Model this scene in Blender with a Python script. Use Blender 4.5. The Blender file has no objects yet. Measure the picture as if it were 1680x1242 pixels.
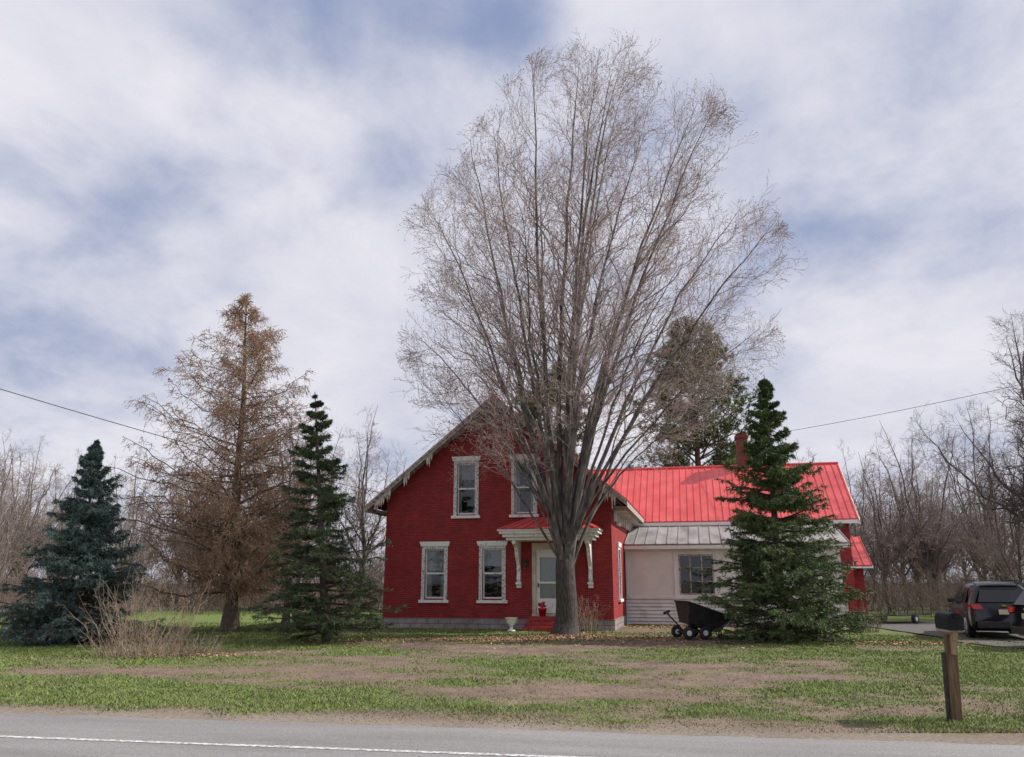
import bpy, math
import numpy as np
from mathutils import Vector, Matrix
scene=bpy.context.scene
rng=np.random.default_rng(11)
# ------------------------------------------------------------ materials
def new_mat(name):
    m=bpy.data.materials.new(name); m.use_nodes=True
    nt=m.node_tree; b=nt.nodes['Principled BSDF']
    return m,nt,b
def rgba(c): return (c[0],c[1],c[2],1)
def noise_mat(name,c1,c2,scale=5,rough=.8,bump=0,bscale=None,metal=0,spec=.5,detail=6,lo=.35,hi=.65,stretch=(1,1,1),pos=False):
    m,nt,b=new_mat(name); N=nt.nodes; L=nt.links
    if pos:
        tc=N.new('ShaderNodeNewGeometry'); out=tc.outputs['Position']
    else:
        tc=N.new('ShaderNodeTexCoord'); out=tc.outputs['Object']
    mp=N.new('ShaderNodeMapping'); mp.inputs['Scale'].default_value=stretch; L.new(out,mp.inputs['Vector'])
    n=N.new('ShaderNodeTexNoise'); n.inputs['Scale'].default_value=scale; n.inputs['Detail'].default_value=detail
    L.new(mp.outputs[0],n.inputs['Vector'])
    r=N.new('ShaderNodeValToRGB'); r.color_ramp.elements[0].position=lo; r.color_ramp.elements[1].position=hi
    r.color_ramp.elements[0].color=rgba(c1); r.color_ramp.elements[1].color=rgba(c2)
    L.new(n.outputs['Fac'],r.inputs[0]); L.new(r.outputs[0],b.inputs['Base Color'])
    b.inputs['Roughness'].default_value=rough; b.inputs['Metallic'].default_value=metal
    b.inputs['Specular IOR Level'].default_value=spec
    if bump:
        n2=N.new('ShaderNodeTexNoise'); n2.inputs['Scale'].default_value=bscale or scale*4; n2.inputs['Detail'].default_value=5
        L.new(mp.outputs[0],n2.inputs['Vector'])
        bp=N.new('ShaderNodeBump'); bp.inputs['Strength'].default_value=bump; bp.inputs['Distance'].default_value=.02
        L.new(n2.outputs['Fac'],bp.inputs['Height']); L.new(bp.outputs[0],b.inputs['Normal'])
    return m
def attr_mat(name,rough=.9,nscale=25,amt=.35,bump=.4,spec=.2):
    m,nt,b=new_mat(name); N=nt.nodes; L=nt.links
    a=N.new('ShaderNodeAttribute'); a.attribute_name='Col'
    g=N.new('ShaderNodeNewGeometry')
    n=N.new('ShaderNodeTexNoise'); n.inputs['Scale'].default_value=nscale; n.inputs['Detail'].default_value=8; n.inputs['Roughness'].default_value=.7
    L.new(g.outputs['Position'],n.inputs['Vector'])
    mr=N.new('ShaderNodeMapRange'); mr.inputs['From Min'].default_value=.3; mr.inputs['From Max'].default_value=.7
    mr.inputs['To Min'].default_value=1-amt; mr.inputs['To Max'].default_value=1+amt
    L.new(n.outputs['Fac'],mr.inputs['Value'])
    vm=N.new('ShaderNodeVectorMath'); vm.operation='SCALE'
    L.new(a.outputs['Color'],vm.inputs[0]); L.new(mr.outputs[0],vm.inputs['Scale'])
    L.new(vm.outputs[0],b.inputs['Base Color'])
    b.inputs['Roughness'].default_value=rough; b.inputs['Specular IOR Level'].default_value=spec
    if bump:
        bp=N.new('ShaderNodeBump'); bp.inputs['Strength'].default_value=bump; bp.inputs['Distance'].default_value=.05
        L.new(n.outputs['Fac'],bp.inputs['Height']); L.new(bp.outputs[0],b.inputs['Normal'])
    return m
def brick_mat(name,c1,c2,mortar,rowh=.068,bw=.22,lo=.62,hi=1.3):
    m,nt,b=new_mat(name); N=nt.nodes; L=nt.links
    tc=N.new('ShaderNodeTexCoord'); s=N.new('ShaderNodeSeparateXYZ'); L.new(tc.outputs['Object'],s.inputs[0])
    ad=N.new('ShaderNodeMath'); ad.operation='ADD'; L.new(s.outputs[0],ad.inputs[0]); L.new(s.outputs[1],ad.inputs[1])
    cb=N.new('ShaderNodeCombineXYZ'); L.new(ad.outputs[0],cb.inputs[0]); L.new(s.outputs[2],cb.inputs[1])
    br=N.new('ShaderNodeTexBrick'); br.inputs['Scale'].default_value=1
    br.inputs['Brick Width'].default_value=bw; br.inputs['Row Height'].default_value=rowh; br.inputs['Mortar Size'].default_value=.009
    br.inputs['Mortar Smooth'].default_value=.3; br.inputs['Bias'].default_value=-.1
    br.inputs['Color1'].default_value=rgba(c1); br.inputs['Color2'].default_value=rgba(c2); br.inputs['Mortar'].default_value=rgba(mortar)
    L.new(cb.outputs[0],br.inputs['Vector'])
    n=N.new('ShaderNodeTexNoise'); n.inputs['Scale'].default_value=2.2; n.inputs['Detail'].default_value=12; n.inputs['Roughness'].default_value=.75
    L.new(tc.outputs['Object'],n.inputs['Vector'])
    mr=N.new('ShaderNodeMapRange'); mr.inputs['From Min'].default_value=.34; mr.inputs['From Max'].default_value=.66; mr.inputs['To Min'].default_value=lo; mr.inputs['To Max'].default_value=hi
    L.new(n.outputs['Fac'],mr.inputs['Value'])
    vm=N.new('ShaderNodeVectorMath'); vm.operation='SCALE'; L.new(br.outputs['Color'],vm.inputs[0]); L.new(mr.outputs[0],vm.inputs['Scale'])
    L.new(vm.outputs[0],b.inputs['Base Color']); b.inputs['Roughness'].default_value=.75
    bp=N.new('ShaderNodeBump'); bp.invert=True; bp.inputs['Strength'].default_value=.8; bp.inputs['Distance'].default_value=.03
    L.new(br.outputs['Fac'],bp.inputs['Height']); L.new(bp.outputs[0],b.inputs['Normal'])
    return m
def glass_mat(name):
    m=bpy.data.materials.new(name); m.use_nodes=True; nt=m.node_tree; N=nt.nodes; L=nt.links
    N.remove(N['Principled BSDF']); o=N['Material Output']
    t=N.new('ShaderNodeBsdfTransparent'); t.inputs[0].default_value=(.62,.66,.66,1)
    g=N.new('ShaderNodeBsdfGlossy'); g.inputs['Roughness'].default_value=.03; g.inputs[0].default_value=(.9,.92,.95,1)
    fr=N.new('ShaderNodeFresnel'); fr.inputs[0].default_value=1.7
    tc=N.new('ShaderNodeTexCoord'); n=N.new('ShaderNodeTexNoise'); n.inputs['Scale'].default_value=2.5; L.new(tc.outputs['Object'],n.inputs[0])
    bp=N.new('ShaderNodeBump'); bp.inputs['Strength'].default_value=.06; L.new(n.outputs[0],bp.inputs['Height']); L.new(bp.outputs[0],g.inputs['Normal'])
    mx=N.new('ShaderNodeMixShader'); L.new(fr.outputs[0],mx.inputs[0]); L.new(t.outputs[0],mx.inputs[1]); L.new(g.outputs[0],mx.inputs[2])
    L.new(mx.outputs[0],o.inputs[0]); return m

M={}
M['brick']=brick_mat('painted_red_brick',(.39,.030,.031),(.28,.021,.023),(.17,.016,.017),lo=.68,hi=1.22)
M['brick2']=brick_mat('chimney_brick',(.19,.055,.04),(.13,.035,.028),(.12,.08,.07))
M['stone']=brick_mat('stone_foundation',(.34,.29,.28),(.24,.20,.195),(.13,.11,.10),.17,.42)
M['white']=noise_mat('weathered_white_paint',(.55,.53,.50),(.80,.79,.76),7,.6,.1,30,lo=.3,hi=.42)
M['peel']=noise_mat('peeling_gray_paint',(.24,.21,.19),(.68,.66,.63),16,.75,.3,40,lo=.36,hi=.50)
M['cream']=noise_mat('cream_paint',(.52,.43,.33),(.66,.58,.47),3,.6,.1,20)
M['panel']=noise_mat('cream_panel',(.68,.64,.60),(.80,.77,.73),1.2,.6,.1,20)
M['siding']=noise_mat('white_siding_paint',(.66,.64,.64),(.82,.80,.80),3,.6,.05,20)
M['fascia']=noise_mat('weathered_fascia_wood',(.18,.15,.135),(.46,.42,.39),9,.8,.3,35,lo=.36,hi=.56)
M['redroof']=noise_mat('red_metal_roof',(.62,.080,.080),(.74,.12,.115),1.6,.38,.05,6)
M['grayroof']=noise_mat('gray_metal_roof',(.20,.19,.185),(.37,.36,.355),1.8,.55,.08,10,stretch=(1,.25,1),metal=.1)
M['redpaint']=noise_mat('red_step_paint',(.26,.02,.02),(.38,.035,.035),6,.6,.15)
M['curtain']=noise_mat('curtain_cloth',(.62,.62,.64),(.8,.8,.82),9,.9,stretch=(6,6,.3))
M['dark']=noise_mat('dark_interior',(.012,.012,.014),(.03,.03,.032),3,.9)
M['glass']=glass_mat('window_glass')
M['black']=noise_mat('black_plastic',(.012,.012,.013),(.03,.03,.032),8,.45,.05)
M['rubber']=noise_mat('tyre_rubber',(.012,.012,.012),(.028,.028,.027),12,.85,.1)
M['rim']=noise_mat('wheel_rim',(.35,.35,.36),(.55,.55,.56),8,.3,0,metal=.8)
M['hub']=noise_mat('white_hub',(.5,.5,.48),(.7,.7,.68),8,.5)
M['car']=noise_mat('near_black_car_paint',(.006,.008,.014),(.009,.012,.019),2,.16,0,spec=.5)
M['carglass']=noise_mat('tinted_glass',(.008,.009,.011),(.012,.014,.016),2,.05,0,spec=.6)
M['tail']=noise_mat('red_tail_lens',(.40,.01,.012),(.5,.02,.02),9,.15)
M['plate']=noise_mat('plate_cream',(.55,.47,.30),(.7,.64,.5),14,.4)
M['gold']=noise_mat('gold_emblem',(.6,.4,.1),(.7,.5,.15),9,.3,metal=.6)
M['wood']=noise_mat('post_wood',(.075,.045,.025),(.20,.125,.065),6,.8,.4,30,stretch=(6,6,.5))
M['wood2']=noise_mat('tan_brace_wood',(.26,.19,.10),(.38,.29,.17),6,.8,.3,30,stretch=(6,6,.5))
M['steel']=noise_mat('dark_steel',(.02,.02,.02),(.05,.045,.04),9,.6,.1)
M['boxmetal']=noise_mat('black_mailbox_metal',(.006,.007,.009),(.016,.018,.022),5,.65,.05,spec=.2)
M['bark']=noise_mat('maple_bark',(.026,.021,.019),(.098,.080,.071),9,.9,.8,22,stretch=(3,3,.6),pos=True)
M['stem']=noise_mat('maple_limb_bark',(.05,.042,.038),(.20,.175,.16),3,.9,.4,22,stretch=(2,2,.6),pos=True)
M['limb']=noise_mat('maple_branches',(.15,.12,.11),(.34,.295,.275),3,.85,0,pos=True)
M['twig']=noise_mat('maple_twigs',(.27,.195,.18),(.46,.38,.355),1.2,.85,0,pos=True)
M['larchbark']=noise_mat('larch_bark',(.09,.065,.05),(.21,.16,.125),9,.9,.6,22,stretch=(3,3,.6),pos=True)
M['larch']=noise_mat('larch_twigs',(.25,.15,.09),(.46,.315,.21),1.4,.9,0,pos=True)
M['bgbark']=noise_mat('grey_bark',(.07,.06,.055),(.20,.175,.16),2,.9,.2,20,pos=True)
M['gnarl']=noise_mat('dark_gnarled_bark',(.07,.058,.052),(.19,.165,.15),2,.9,.2,20,pos=True)
M['bgtwig']=noise_mat('grey_brown_twigs',(.16,.12,.108),(.33,.27,.25),.25,.9,0,pos=True)
M['spruceblue']=noise_mat('blue_spruce_needles',(.035,.072,.064),(.14,.20,.185),2.6,.6,0,pos=True,spec=.3)
M['sprucegreen']=noise_mat('dark_green_spruce_needles',(.028,.056,.026),(.11,.155,.070),2.6,.6,0,pos=True,spec=.3)
M['spruceyellow']=noise_mat('green_spruce_needles',(.038,.074,.024),(.145,.205,.075),2.2,.6,0,pos=True,spec=.3)
M['pine']=noise_mat('pine_needles',(.045,.085,.030),(.17,.25,.095),.9,.7,0,pos=True,spec=.3)
M['sprucebark']=noise_mat('spruce_bark',(.06,.04,.03),(.14,.10,.08),9,.9,.5,22,pos=True)
M['dry']=noise_mat('dry_stalks',(.20,.14,.10),(.40,.31,.24),3,.9,0,pos=True)
M['brush']=noise_mat('brush_stems',(.12,.088,.072),(.25,.195,.16),.3,.9,0,pos=True)
M['ground']=attr_mat('lawn_soil',.95,16,.40,.7)
M['blade']=attr_mat('grass_blades',.8,3,.25,0)
M['leaf']=attr_mat('dry_leaves',.85,3,.2,0)
def asphalt():
    m,nt,b=new_mat('worn_asphalt'); N=nt.nodes; L=nt.links
    g=N.new('ShaderNodeTexCoord')
    n=N.new('ShaderNodeTexNoise'); n.inputs['Scale'].default_value=90; n.inputs['Detail'].default_value=4; L.new(g.outputs['Object'],n.inputs[0])
    n2=N.new('ShaderNodeTexNoise'); n2.inputs['Scale'].default_value=.9; n2.inputs['Detail'].default_value=8; 
    mp=N.new('ShaderNodeMapping'); mp.inputs['Scale'].default_value=(.3,2.2,1); L.new(g.outputs['Object'],mp.inputs[0]); L.new(mp.outputs[0],n2.inputs[0])
    r=N.new('ShaderNodeValToRGB'); r.color_ramp.elements[0].position=.3; r.color_ramp.elements[1].position=.7
    r.color_ramp.elements[0].color=(.14,.135,.135,1); r.color_ramp.elements[1].color=(.31,.30,.295,1); L.new(n.outputs['Fac'],r.inputs[0])
    mr=N.new('ShaderNodeMapRange'); mr.inputs['From Min'].default_value=.3; mr.inputs['From Max'].default_value=.7; mr.inputs['To Min'].default_value=.80; mr.inputs['To Max'].default_value=1.15; L.new(n2.outputs['Fac'],mr.inputs['Value'])
    vm=N.new('ShaderNodeVectorMath'); vm.operation='SCALE'; L.new(r.outputs[0],vm.inputs[0]); L.new(mr.outputs[0],vm.inputs['Scale'])
    L.new(vm.outputs[0],b.inputs['Base Color']); b.inputs['Roughness'].default_value=.9
    bp=N.new('ShaderNodeBump'); bp.inputs['Strength'].default_value=.4; bp.inputs['Distance'].default_value=.01; L.new(n.outputs['Fac'],bp.inputs['Height']); L.new(bp.outputs[0],b.inputs['Normal'])
    return m
M['asphalt']=asphalt()
M['line']=noise_mat('worn_road_paint',(.24,.235,.235),(.66,.66,.65),26,.7,.1,60,lo=.38,hi=.58)
M['gravel']=noise_mat('dark_gravel_drive',(.06,.055,.052),(.15,.138,.13),40,.9,.5,60)

# ------------------------------------------------------------ mesh helpers
def finish(me,name,mats,parent=None,smooth=False,loc=None):
    for m in (mats if isinstance(mats,(list,tuple)) else [mats]): me.materials.append(m)
    if smooth: me.polygons.foreach_set('use_smooth',np.ones(len(me.polygons),dtype=bool))
    o=bpy.data.objects.new(name,me); scene.collection.objects.link(o)
    if parent is not None: o.parent=parent
    if loc is not None: o.location=loc
    return o
def tag(o,label,category,group=None):
    o['label']=label; o['category']=category
    if group: o['group']=group
    return o
def empty(name,loc,label,category,group=None,rz=0,scale=1):
    e=bpy.data.objects.new(name,None); scene.collection.objects.link(e)
    e.empty_display_size=.3; e.location=loc; e.rotation_euler=(0,0,rz); e.scale=(scale,)*3
    return tag(e,label,category,group)
class MB:
    def __init__(s): s.v=[]; s.f=[]; s.m=[]; s.T=None
    def add(s,pts,faces,mi=0):
        b=len(s.v)
        if s.T: pts=[s.T(*p) for p in pts]
        s.v+= [tuple(p) for p in pts]
        for f in faces: s.f.append(tuple(b+i for i in f)); s.m.append(mi)
    def poly(s,pts,mi=0): s.add(pts,[tuple(range(len(pts)))],mi)
    def box(s,x0,x1,y0,y1,z0,z1,mi=0):
        p=[(x0,y0,z0),(x1,y0,z0),(x1,y1,z0),(x0,y1,z0),(x0,y0,z1),(x1,y0,z1),(x1,y1,z1),(x0,y1,z1)]
        s.add(p,[(0,3,2,1),(4,5,6,7),(0,1,5,4),(1,2,6,5),(2,3,7,6),(3,0,4,7)],mi)
    def prism(s,prof,e,mi=0):
        n=len(prof); q=[(p[0]+e[0],p[1]+e[1],p[2]+e[2]) for p in prof]
        s.add(list(prof)+q,[tuple(range(n))[::-1],tuple(range(n,2*n))]+[(i,(i+1)%n,n+(i+1)%n,n+i) for i in range(n)],mi)
    def beam(s,a,b,w,h,mi=0,up=(0,0,1)):
        a=Vector(a); b=Vector(b); t=(b-a).normalized(); u=Vector(up)
        x=t.cross(u)
        if x.length<1e-4: x=t.cross(Vector((1,0,0)))
        x.normalize(); y=x.cross(t)
        c=[x*w/2+y*h/2,-x*w/2+y*h/2,-x*w/2-y*h/2,x*w/2-y*h/2]
        s.add([tuple(a+k) for k in c]+[tuple(b+k) for k in c],[(0,1,2,3),(7,6,5,4)]+[(i,i+4,(i+1)%4+4,(i+1)%4) for i in range(4)],mi)
    def tube(s,a,b,r0,r1=None,n=10,mi=0):
        r1=r0 if r1 is None else r1
        a=Vector(a); b=Vector(b); t=(b-a).normalized()
        x=t.cross(Vector((0,0,1)))
        if x.length<1e-3: x=t.cross(Vector((1,0,0)))
        x.normalize(); y=x.cross(t); P=[]
        for c,r in((a,r0),(b,r1)):
            for i in range(n):
                an=2*math.pi*i/n; P.append(tuple(c+x*r*math.cos(an)+y*r*math.sin(an)))
        s.add(P,[tuple(range(n)),tuple(range(2*n-1,n-1,-1))]+[(i,i+n,(i+1)%n+n,(i+1)%n) for i in range(n)],mi)
    def lathe(s,prof,n=20,c=(0,0,0),axis='z',mi=0):
        P=[]
        for r,z in prof:
            for i in range(n):
                an=2*math.pi*i/n; a,b_=r*math.cos(an),r*math.sin(an)
                P.append((c[0]+a,c[1]+b_,c[2]+z) if axis=='z' else (c[0]+z,c[1]+a,c[2]+b_))
        F=[]
        for k in range(len(prof)-1):
            for i in range(n): F.append((k*n+i,k*n+(i+1)%n,(k+1)*n+(i+1)%n,(k+1)*n+i))
        F.append(tuple(range(n))[::-1]); F.append(tuple(range((len(prof)-1)*n,len(prof)*n)))
        s.add(P,F,mi)
    def obj(s,name,mats,parent=None,smooth=False,bevel=0,loc=None):
        me=bpy.data.meshes.new(name); me.from_pydata(s.v,[],s.f)
        me.polygons.foreach_set('material_index',s.m); me.update()
        o=finish(me,name,mats,parent,smooth,loc)
        if bevel:
            b=o.modifiers.new('b','BEVEL'); b.width=bevel; b.segments=2; b.limit_method='ANGLE'
        return o
def np_mesh(name,V,F,mats,parent=None,col=None,smooth=False,matidx=None):
    me=bpy.data.meshes.new(name); n,k=F.shape
    me.vertices.add(len(V)); me.vertices.foreach_set('co',np.ascontiguousarray(V,dtype=np.float32).ravel())
    me.loops.add(n*k); me.loops.foreach_set('vertex_index',np.ascontiguousarray(F,dtype=np.int32).ravel())
    me.polygons.add(n); me.polygons.foreach_set('loop_start',np.arange(0,n*k,k,dtype=np.int32))
    me.update(calc_edges=True)
    if col is not None:
        a=me.color_attributes.new('Col','FLOAT_COLOR','POINT')
        c=np.ones((len(V),4),dtype=np.float32); c[:,:3]=col; a.data.foreach_set('color',c.ravel())
    return finish(me,name,mats,parent,smooth)
# ------------------------------------------------------------ vectorised branches
def nrm(a): return a/np.maximum(np.linalg.norm(a,axis=-1,keepdims=True),1e-9)
def tubes(P,R,S):
    N,K,_=P.shape
    T=np.gradient(P,axis=1); T=nrm(T)
    ref=np.where(np.abs(T[:,0,2:3])>.9,np.array([[1.,0,0]]),np.array([[0,0,1.]]))[:,None,:]
    U=nrm(np.cross(T,np.broadcast_to(ref,T.shape))); W=np.cross(T,U)
    an=np.arange(S)*2*np.pi/S
    V=P[:,:,None,:]+R[:,:,None,None]*(np.cos(an)[None,None,:,None]*U[:,:,None,:]+np.sin(an)[None,None,:,None]*W[:,:,None,:])
    idx=np.arange(N*K*S).reshape(N,K,S)
    a=idx[:,:-1,:]; b=np.roll(idx,-1,axis=2)[:,:-1,:]; c=np.roll(idx,-1,axis=2)[:,1:,:]; d=idx[:,1:,:]
    F=np.stack([a,b,c,d],-1).reshape(-1,4)
    return V.reshape(-1,3),F
def merge(parts):
    Vs=[];Fs=[];o=0
    for V,F in parts: Vs.append(V); Fs.append(F+o); o+=len(V)
    return np.concatenate(Vs),np.concatenate(Fs)
def sample(P,t):
    N,K,_=P.shape; x=t*(K-1); i=np.clip(x.astype(int),0,K-2); f=(x-i)[...,None]
    r=np.arange(N)[:,None]
    a=P[r,i]; b=P[r,i+1]
    return a*(1-f)+b*f, nrm(b-a)
def children(P,R,n,t0,t1,a0,a1,L,K,rg,up=0.,env=None,rscale=.6,rtip=.3,rmin=.004,jit=.04,planar=0.,lfun=None,outward=None,ob=.8,tpow=1.,whorl=0,drop=.0):
    N=len(P)
    t=((np.arange(n)[None,:]+rg.random((N,n)))/n)**tpow*(t1-t0)+t0
    if whorl: t=np.clip(np.round(t*whorl)/whorl+rg.normal(size=t.shape)*.16/whorl,t0,t1)
    pos,tan=sample(P,t)
    x=t*(R.shape[1]-1); i=np.clip(x.astype(int),0,R.shape[1]-2); f=x-i; r=np.arange(N)[:,None]
    rad=(R[r,i]*(1-f)+R[r,i+1]*f)*rscale
    pos=pos.reshape(-1,3); tan=tan.reshape(-1,3); rad=rad.ravel(); tt=t.ravel()
    rnd=rg.normal(size=pos.shape)
    if planar: rnd[:,2]*=(1-planar)
    if outward is not None:
        o=pos-outward; o[:,2]=0; rnd=rnd+nrm(o)*ob
    perp=nrm(rnd-(rnd*tan).sum(1,keepdims=True)*tan)
    A=np.radians(rg.uniform(a0,a1,len(pos)))[:,None]
    d=nrm(np.cos(A)*tan+np.sin(A)*perp)
    if planar: d[:,2]*=(1-planar*.7); d=nrm(d)
    if lfun is not None: Ln=lfun(pos,d,tt,rg)
    else: Ln=np.full(len(pos),L)*rg.uniform(.55,1.15,len(pos))*(1-.45*(tt-t0)/(max(t1-t0,1e-3)))
    keep=np.ones(len(pos),bool)
    if env is not None:
        L0=Ln.copy()
        for it in range(4):
            e=pos+d*Ln[:,None]; e[:,2]+=up*Ln
            out=~env(e); Ln=np.where(out,Ln*.7,Ln)
        e=pos+d*Ln[:,None]*.6; keep=env(e)&(Ln>=drop*L0)
    s=np.linspace(0,1,K)[None,:,None]
    C=pos[:,None,:]+d[:,None,:]*Ln[:,None,None]*s
    C[:,:,2]+=up*Ln[:,None]*s[:,:,0]**2
    j=rg.normal(size=C.shape)*jit*Ln[:,None,None]*np.minimum(s*2,1); C=C+j*(s>0)
    RR=rad[:,None]*(1-(1-rtip)*s[:,:,0]); RR=np.maximum(RR,rmin)
    return C[keep],RR[keep]
def needles(P,n,rg,L,w,a0=35,a1=65,t0=0.,flat=0):
    N=len(P); t=t0+(1-t0)*rg.random((N,n)); pos,tan=sample(P,t); pos=pos.reshape(-1,3); tan=tan.reshape(-1,3)
    rnd=rg.normal(size=pos.shape)
    if flat: rnd[:,2]*=(1-flat)
    perp=nrm(rnd-(rnd*tan).sum(1,keepdims=True)*tan); A=np.radians(rg.uniform(a0,a1,len(pos)))[:,None]
    d=np.cos(A)*tan+np.sin(A)*perp; side=nrm(np.cross(d,rg.normal(size=d.shape)))
    l=L*rg.uniform(.6,1.2,len(pos))[:,None]; ww=w/2*rg.uniform(.7,1.3,len(pos))[:,None]
    V=np.stack([pos-side*ww,pos+side*ww,pos+d*l],1).reshape(-1,3)
    return V,np.arange(len(V)).reshape(-1,3)
_tab=np.random.default_rng(5).random((256,256))
def vn(x,y,s,o=0):
    x=np.asarray(x)*s+37.3+o*13.7; y=np.asarray(y)*s+91.1+o*7.1
    i=np.floor(x).astype(int); j=np.floor(y).astype(int); fx=x-i; fy=y-j; fx=fx*fx*(3-2*fx); fy=fy*fy*(3-2*fy)
    g=lambda a,b:_tab[a%256,b%256]
    return (g(i,j)*(1-fx)+g(i+1,j)*fx)*(1-fy)+(g(i,j+1)*(1-fx)+g(i+1,j+1)*fx)*fy
def fbm(x,y,s,o=0): return (vn(x,y,s,o)+.5*vn(x,y,s*2.1,o+1)+.25*vn(x,y,s*4.3,o+2)+.125*vn(x,y,s*9,o+3))/1.875
def sst(a,b,x): t=np.clip((x-a)/(b-a),0,1); return t*t*(3-2*t)

# ------------------------------------------------------------ ground
RA=math.atan(-.174); RC,RS=math.cos(RA),math.sin(RA)
def roadd(x,y): return (y-9.62)*RC-x*RS
def green(x,y):
    g=fbm(x,y*1.5,.34,1)*.48+fbm(x*.8,y*2.0,1.0,5)*.34+fbm(x,y,3.5,15)*.18
    g=(g-.5)*1.3+.5
    d=roadd(x,y)
    bias=.05+.04*np.exp(-((d-2.2)/1.8)**2)
    bias=bias+.14*sst(-5,-10,x)+.15*sst(3,9,x)*sst(23,15,y)
    bias=bias-.10*np.exp(-(((x-1)/6)**2+((y-21)/4.5)**2))
    bias=bias-.13*np.exp(-(((x-0.5)/2.4)**2+((y-12.0)/1.3)**2))
    bias=bias+.25*sst(30,35,y)
    bias=bias+.14*np.exp(-((y-25)/1.3)**2)*sst(-9,-5,x)*sst(4,1,x)
    return sst(.34,.64,g+bias)*sst(.3,1.4,d+.9*(vn(x,y,1.3,9)-.3))
def gz(x,y):
    d=roadd(x,y); k=sst(.3,3,d)*sst(400,60,np.abs(y))
    return k*(.05*(fbm(x,y,.3,3)-.5)+.02*(vn(x,y,2.,4)-.5))+.0*x
def gcol(x,y):
    g=green(x,y); n=fbm(x,y,1.7,7)[...,None]; m=vn(x,y,4.,8)[...,None]
    brown=np.array([.205,.150,.118])*(.6+.45*n+.3*m)
    grass=np.array([.130,.170,.052])*(.65+.4*n+.3*m)
    c=brown*(1-g[...,None])+grass*g[...,None]
    d=roadd(x,y); s=(sst(.9,.1,d+.5*(vn(x,y,1.1,6)-.5)))[...,None]; c=c*(1-s)+np.array([.25,.21,.17])*(.8+.4*n)*s
    far=sst(30,38,y)[...,None]; c=c*(1-far)+np.array([.14,.19,.055])*far
    far=sst(46,55,y)[...,None]; c=c*(1-far)+np.array([.13,.10,.07])*far
    return c
def axis(a,b,st,lim):
    f=np.arange(a,b+st/2,st); g=st; lo=[a];hi=[b]
    while lo[-1]>-lim: g*=1.25; lo.append(lo[-1]-g)
    g=st
    while hi[-1]<lim: g*=1.25; hi.append(hi[-1]+g)
    return np.array(lo[:0:-1]+list(f)+hi[1:])
xs=axis(-24,24,.12,900); ys=axis(8,38,.10,900)
X,Y=np.meshgrid(xs,ys); Z=gz(X,Y)
V=np.stack([X,Y,Z],-1).reshape(-1,3); nx=len(xs); ny=len(ys)
I=np.arange(nx*ny).reshape(ny,nx); F=np.stack([I[:-1,:-1],I[:-1,1:],I[1:,1:],I[1:,:-1]],-1).reshape(-1,4)
g=np_mesh('ground',V,F,M['ground'],col=gcol(X,Y).reshape(-1,3),smooth=True); g['kind']='structure'
def strip(name,y0,y1,z,mat,x0=-300,x1=300,wob=0):
    n=1200 if wob else 60; xx=np.linspace(x0,x1,n)
    if wob: xx=np.concatenate([np.linspace(x0,-20,40),np.linspace(-19.9,20,700),np.linspace(20.5,x1,40)]); n=len(xx)
    e=y1+(wob*(fbm(xx,xx*0,1.5,2)-.5)*2 if wob else 0*xx)
    V=np.concatenate([np.stack([xx,0*xx+y0,0*xx+z],1),np.stack([xx,e,0*xx+z],1)])
    i=np.arange(n-1); F=np.stack([i,i+1,i+1+n,i+n],1)
    o=np_mesh(name,V,F,mat); o.location=(0,9.62,0); o.rotation_euler=(0,0,RA); o['kind']='structure'; return o
strip('road',-11,-.02,.006,M['asphalt'],wob=.11)
strip('road_edge_line',-1.43,-1.345,.010,M['line'])
strip('road_edge_line',-8.9,-8.78,.010,M['line'])
dv=MB(); pts=[(12.3,20.6),(12.1,23.0),(12.7,24.6),(13.2,34),(22,34),(26,19),(26,15.5),(15.2,18.0)]
dv.poly([(a,b,.035) for a,b in pts]); o=dv.obj('driveway',M['gravel']); o['kind']='structure'
# grass blades
N=430000
yy=9.4+ (rng.random(N)**1.6)*24; xx=(rng.random(N)*2-1)*(.70*yy+1.5)
gm=green(xx,yy); d=roadd(xx,yy)
keep=(d>.08)&(rng.random(N)<(.10+.90*gm)*sst(.0,.9,d+.1))
loc_in=lambda x,y:((x+4.69)*.974-(y-30.1)*.225,(x+4.69)*.225+(y-30.1)*.974)
lx,ly=loc_in(xx,yy); keep&=~((lx>-.3)&(lx<18.5)&(ly>-.2))
xx=xx[keep];yy=yy[keep];gm=gm[keep]; N=len(xx); zz=gz(xx,yy)
tuf=fbm(xx,yy,1.6,12)
h=(.012+.036*rng.random(N)**1.4*(.4+gm*.8))*(.4+1.2*tuf**1.2)*(.8+yy*.012); w=.0036+.0005*yy
a=rng.random(N)*2*np.pi; le=rng.normal(size=(N,2))*.8*h[:,None]
A=np.stack([xx-w*np.cos(a),yy-w*np.sin(a),zz-.005],1);B=np.stack([xx+w*np.cos(a),yy+w*np.sin(a),zz-.005],1);C=np.stack([xx+le[:,0],yy+le[:,1],zz+h],1)
V=np.stack([A,B,C],1).reshape(-1,3)
k=(np.clip(gm*1.15,0,1)*(rng.random(N)<.86))[:,None]; rr=rng.random((N,1))
c=k*np.array([.175,.230,.068])*(.7+.6*rr)+(1-k)*np.array([.235,.18,.135])*(.65+.5*rr)
o=np_mesh('grass',V,np.arange(3*N).reshape(-1,3),M['blade'],col=np.repeat(c,3,axis=0)); o['kind']='stuff'
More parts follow.
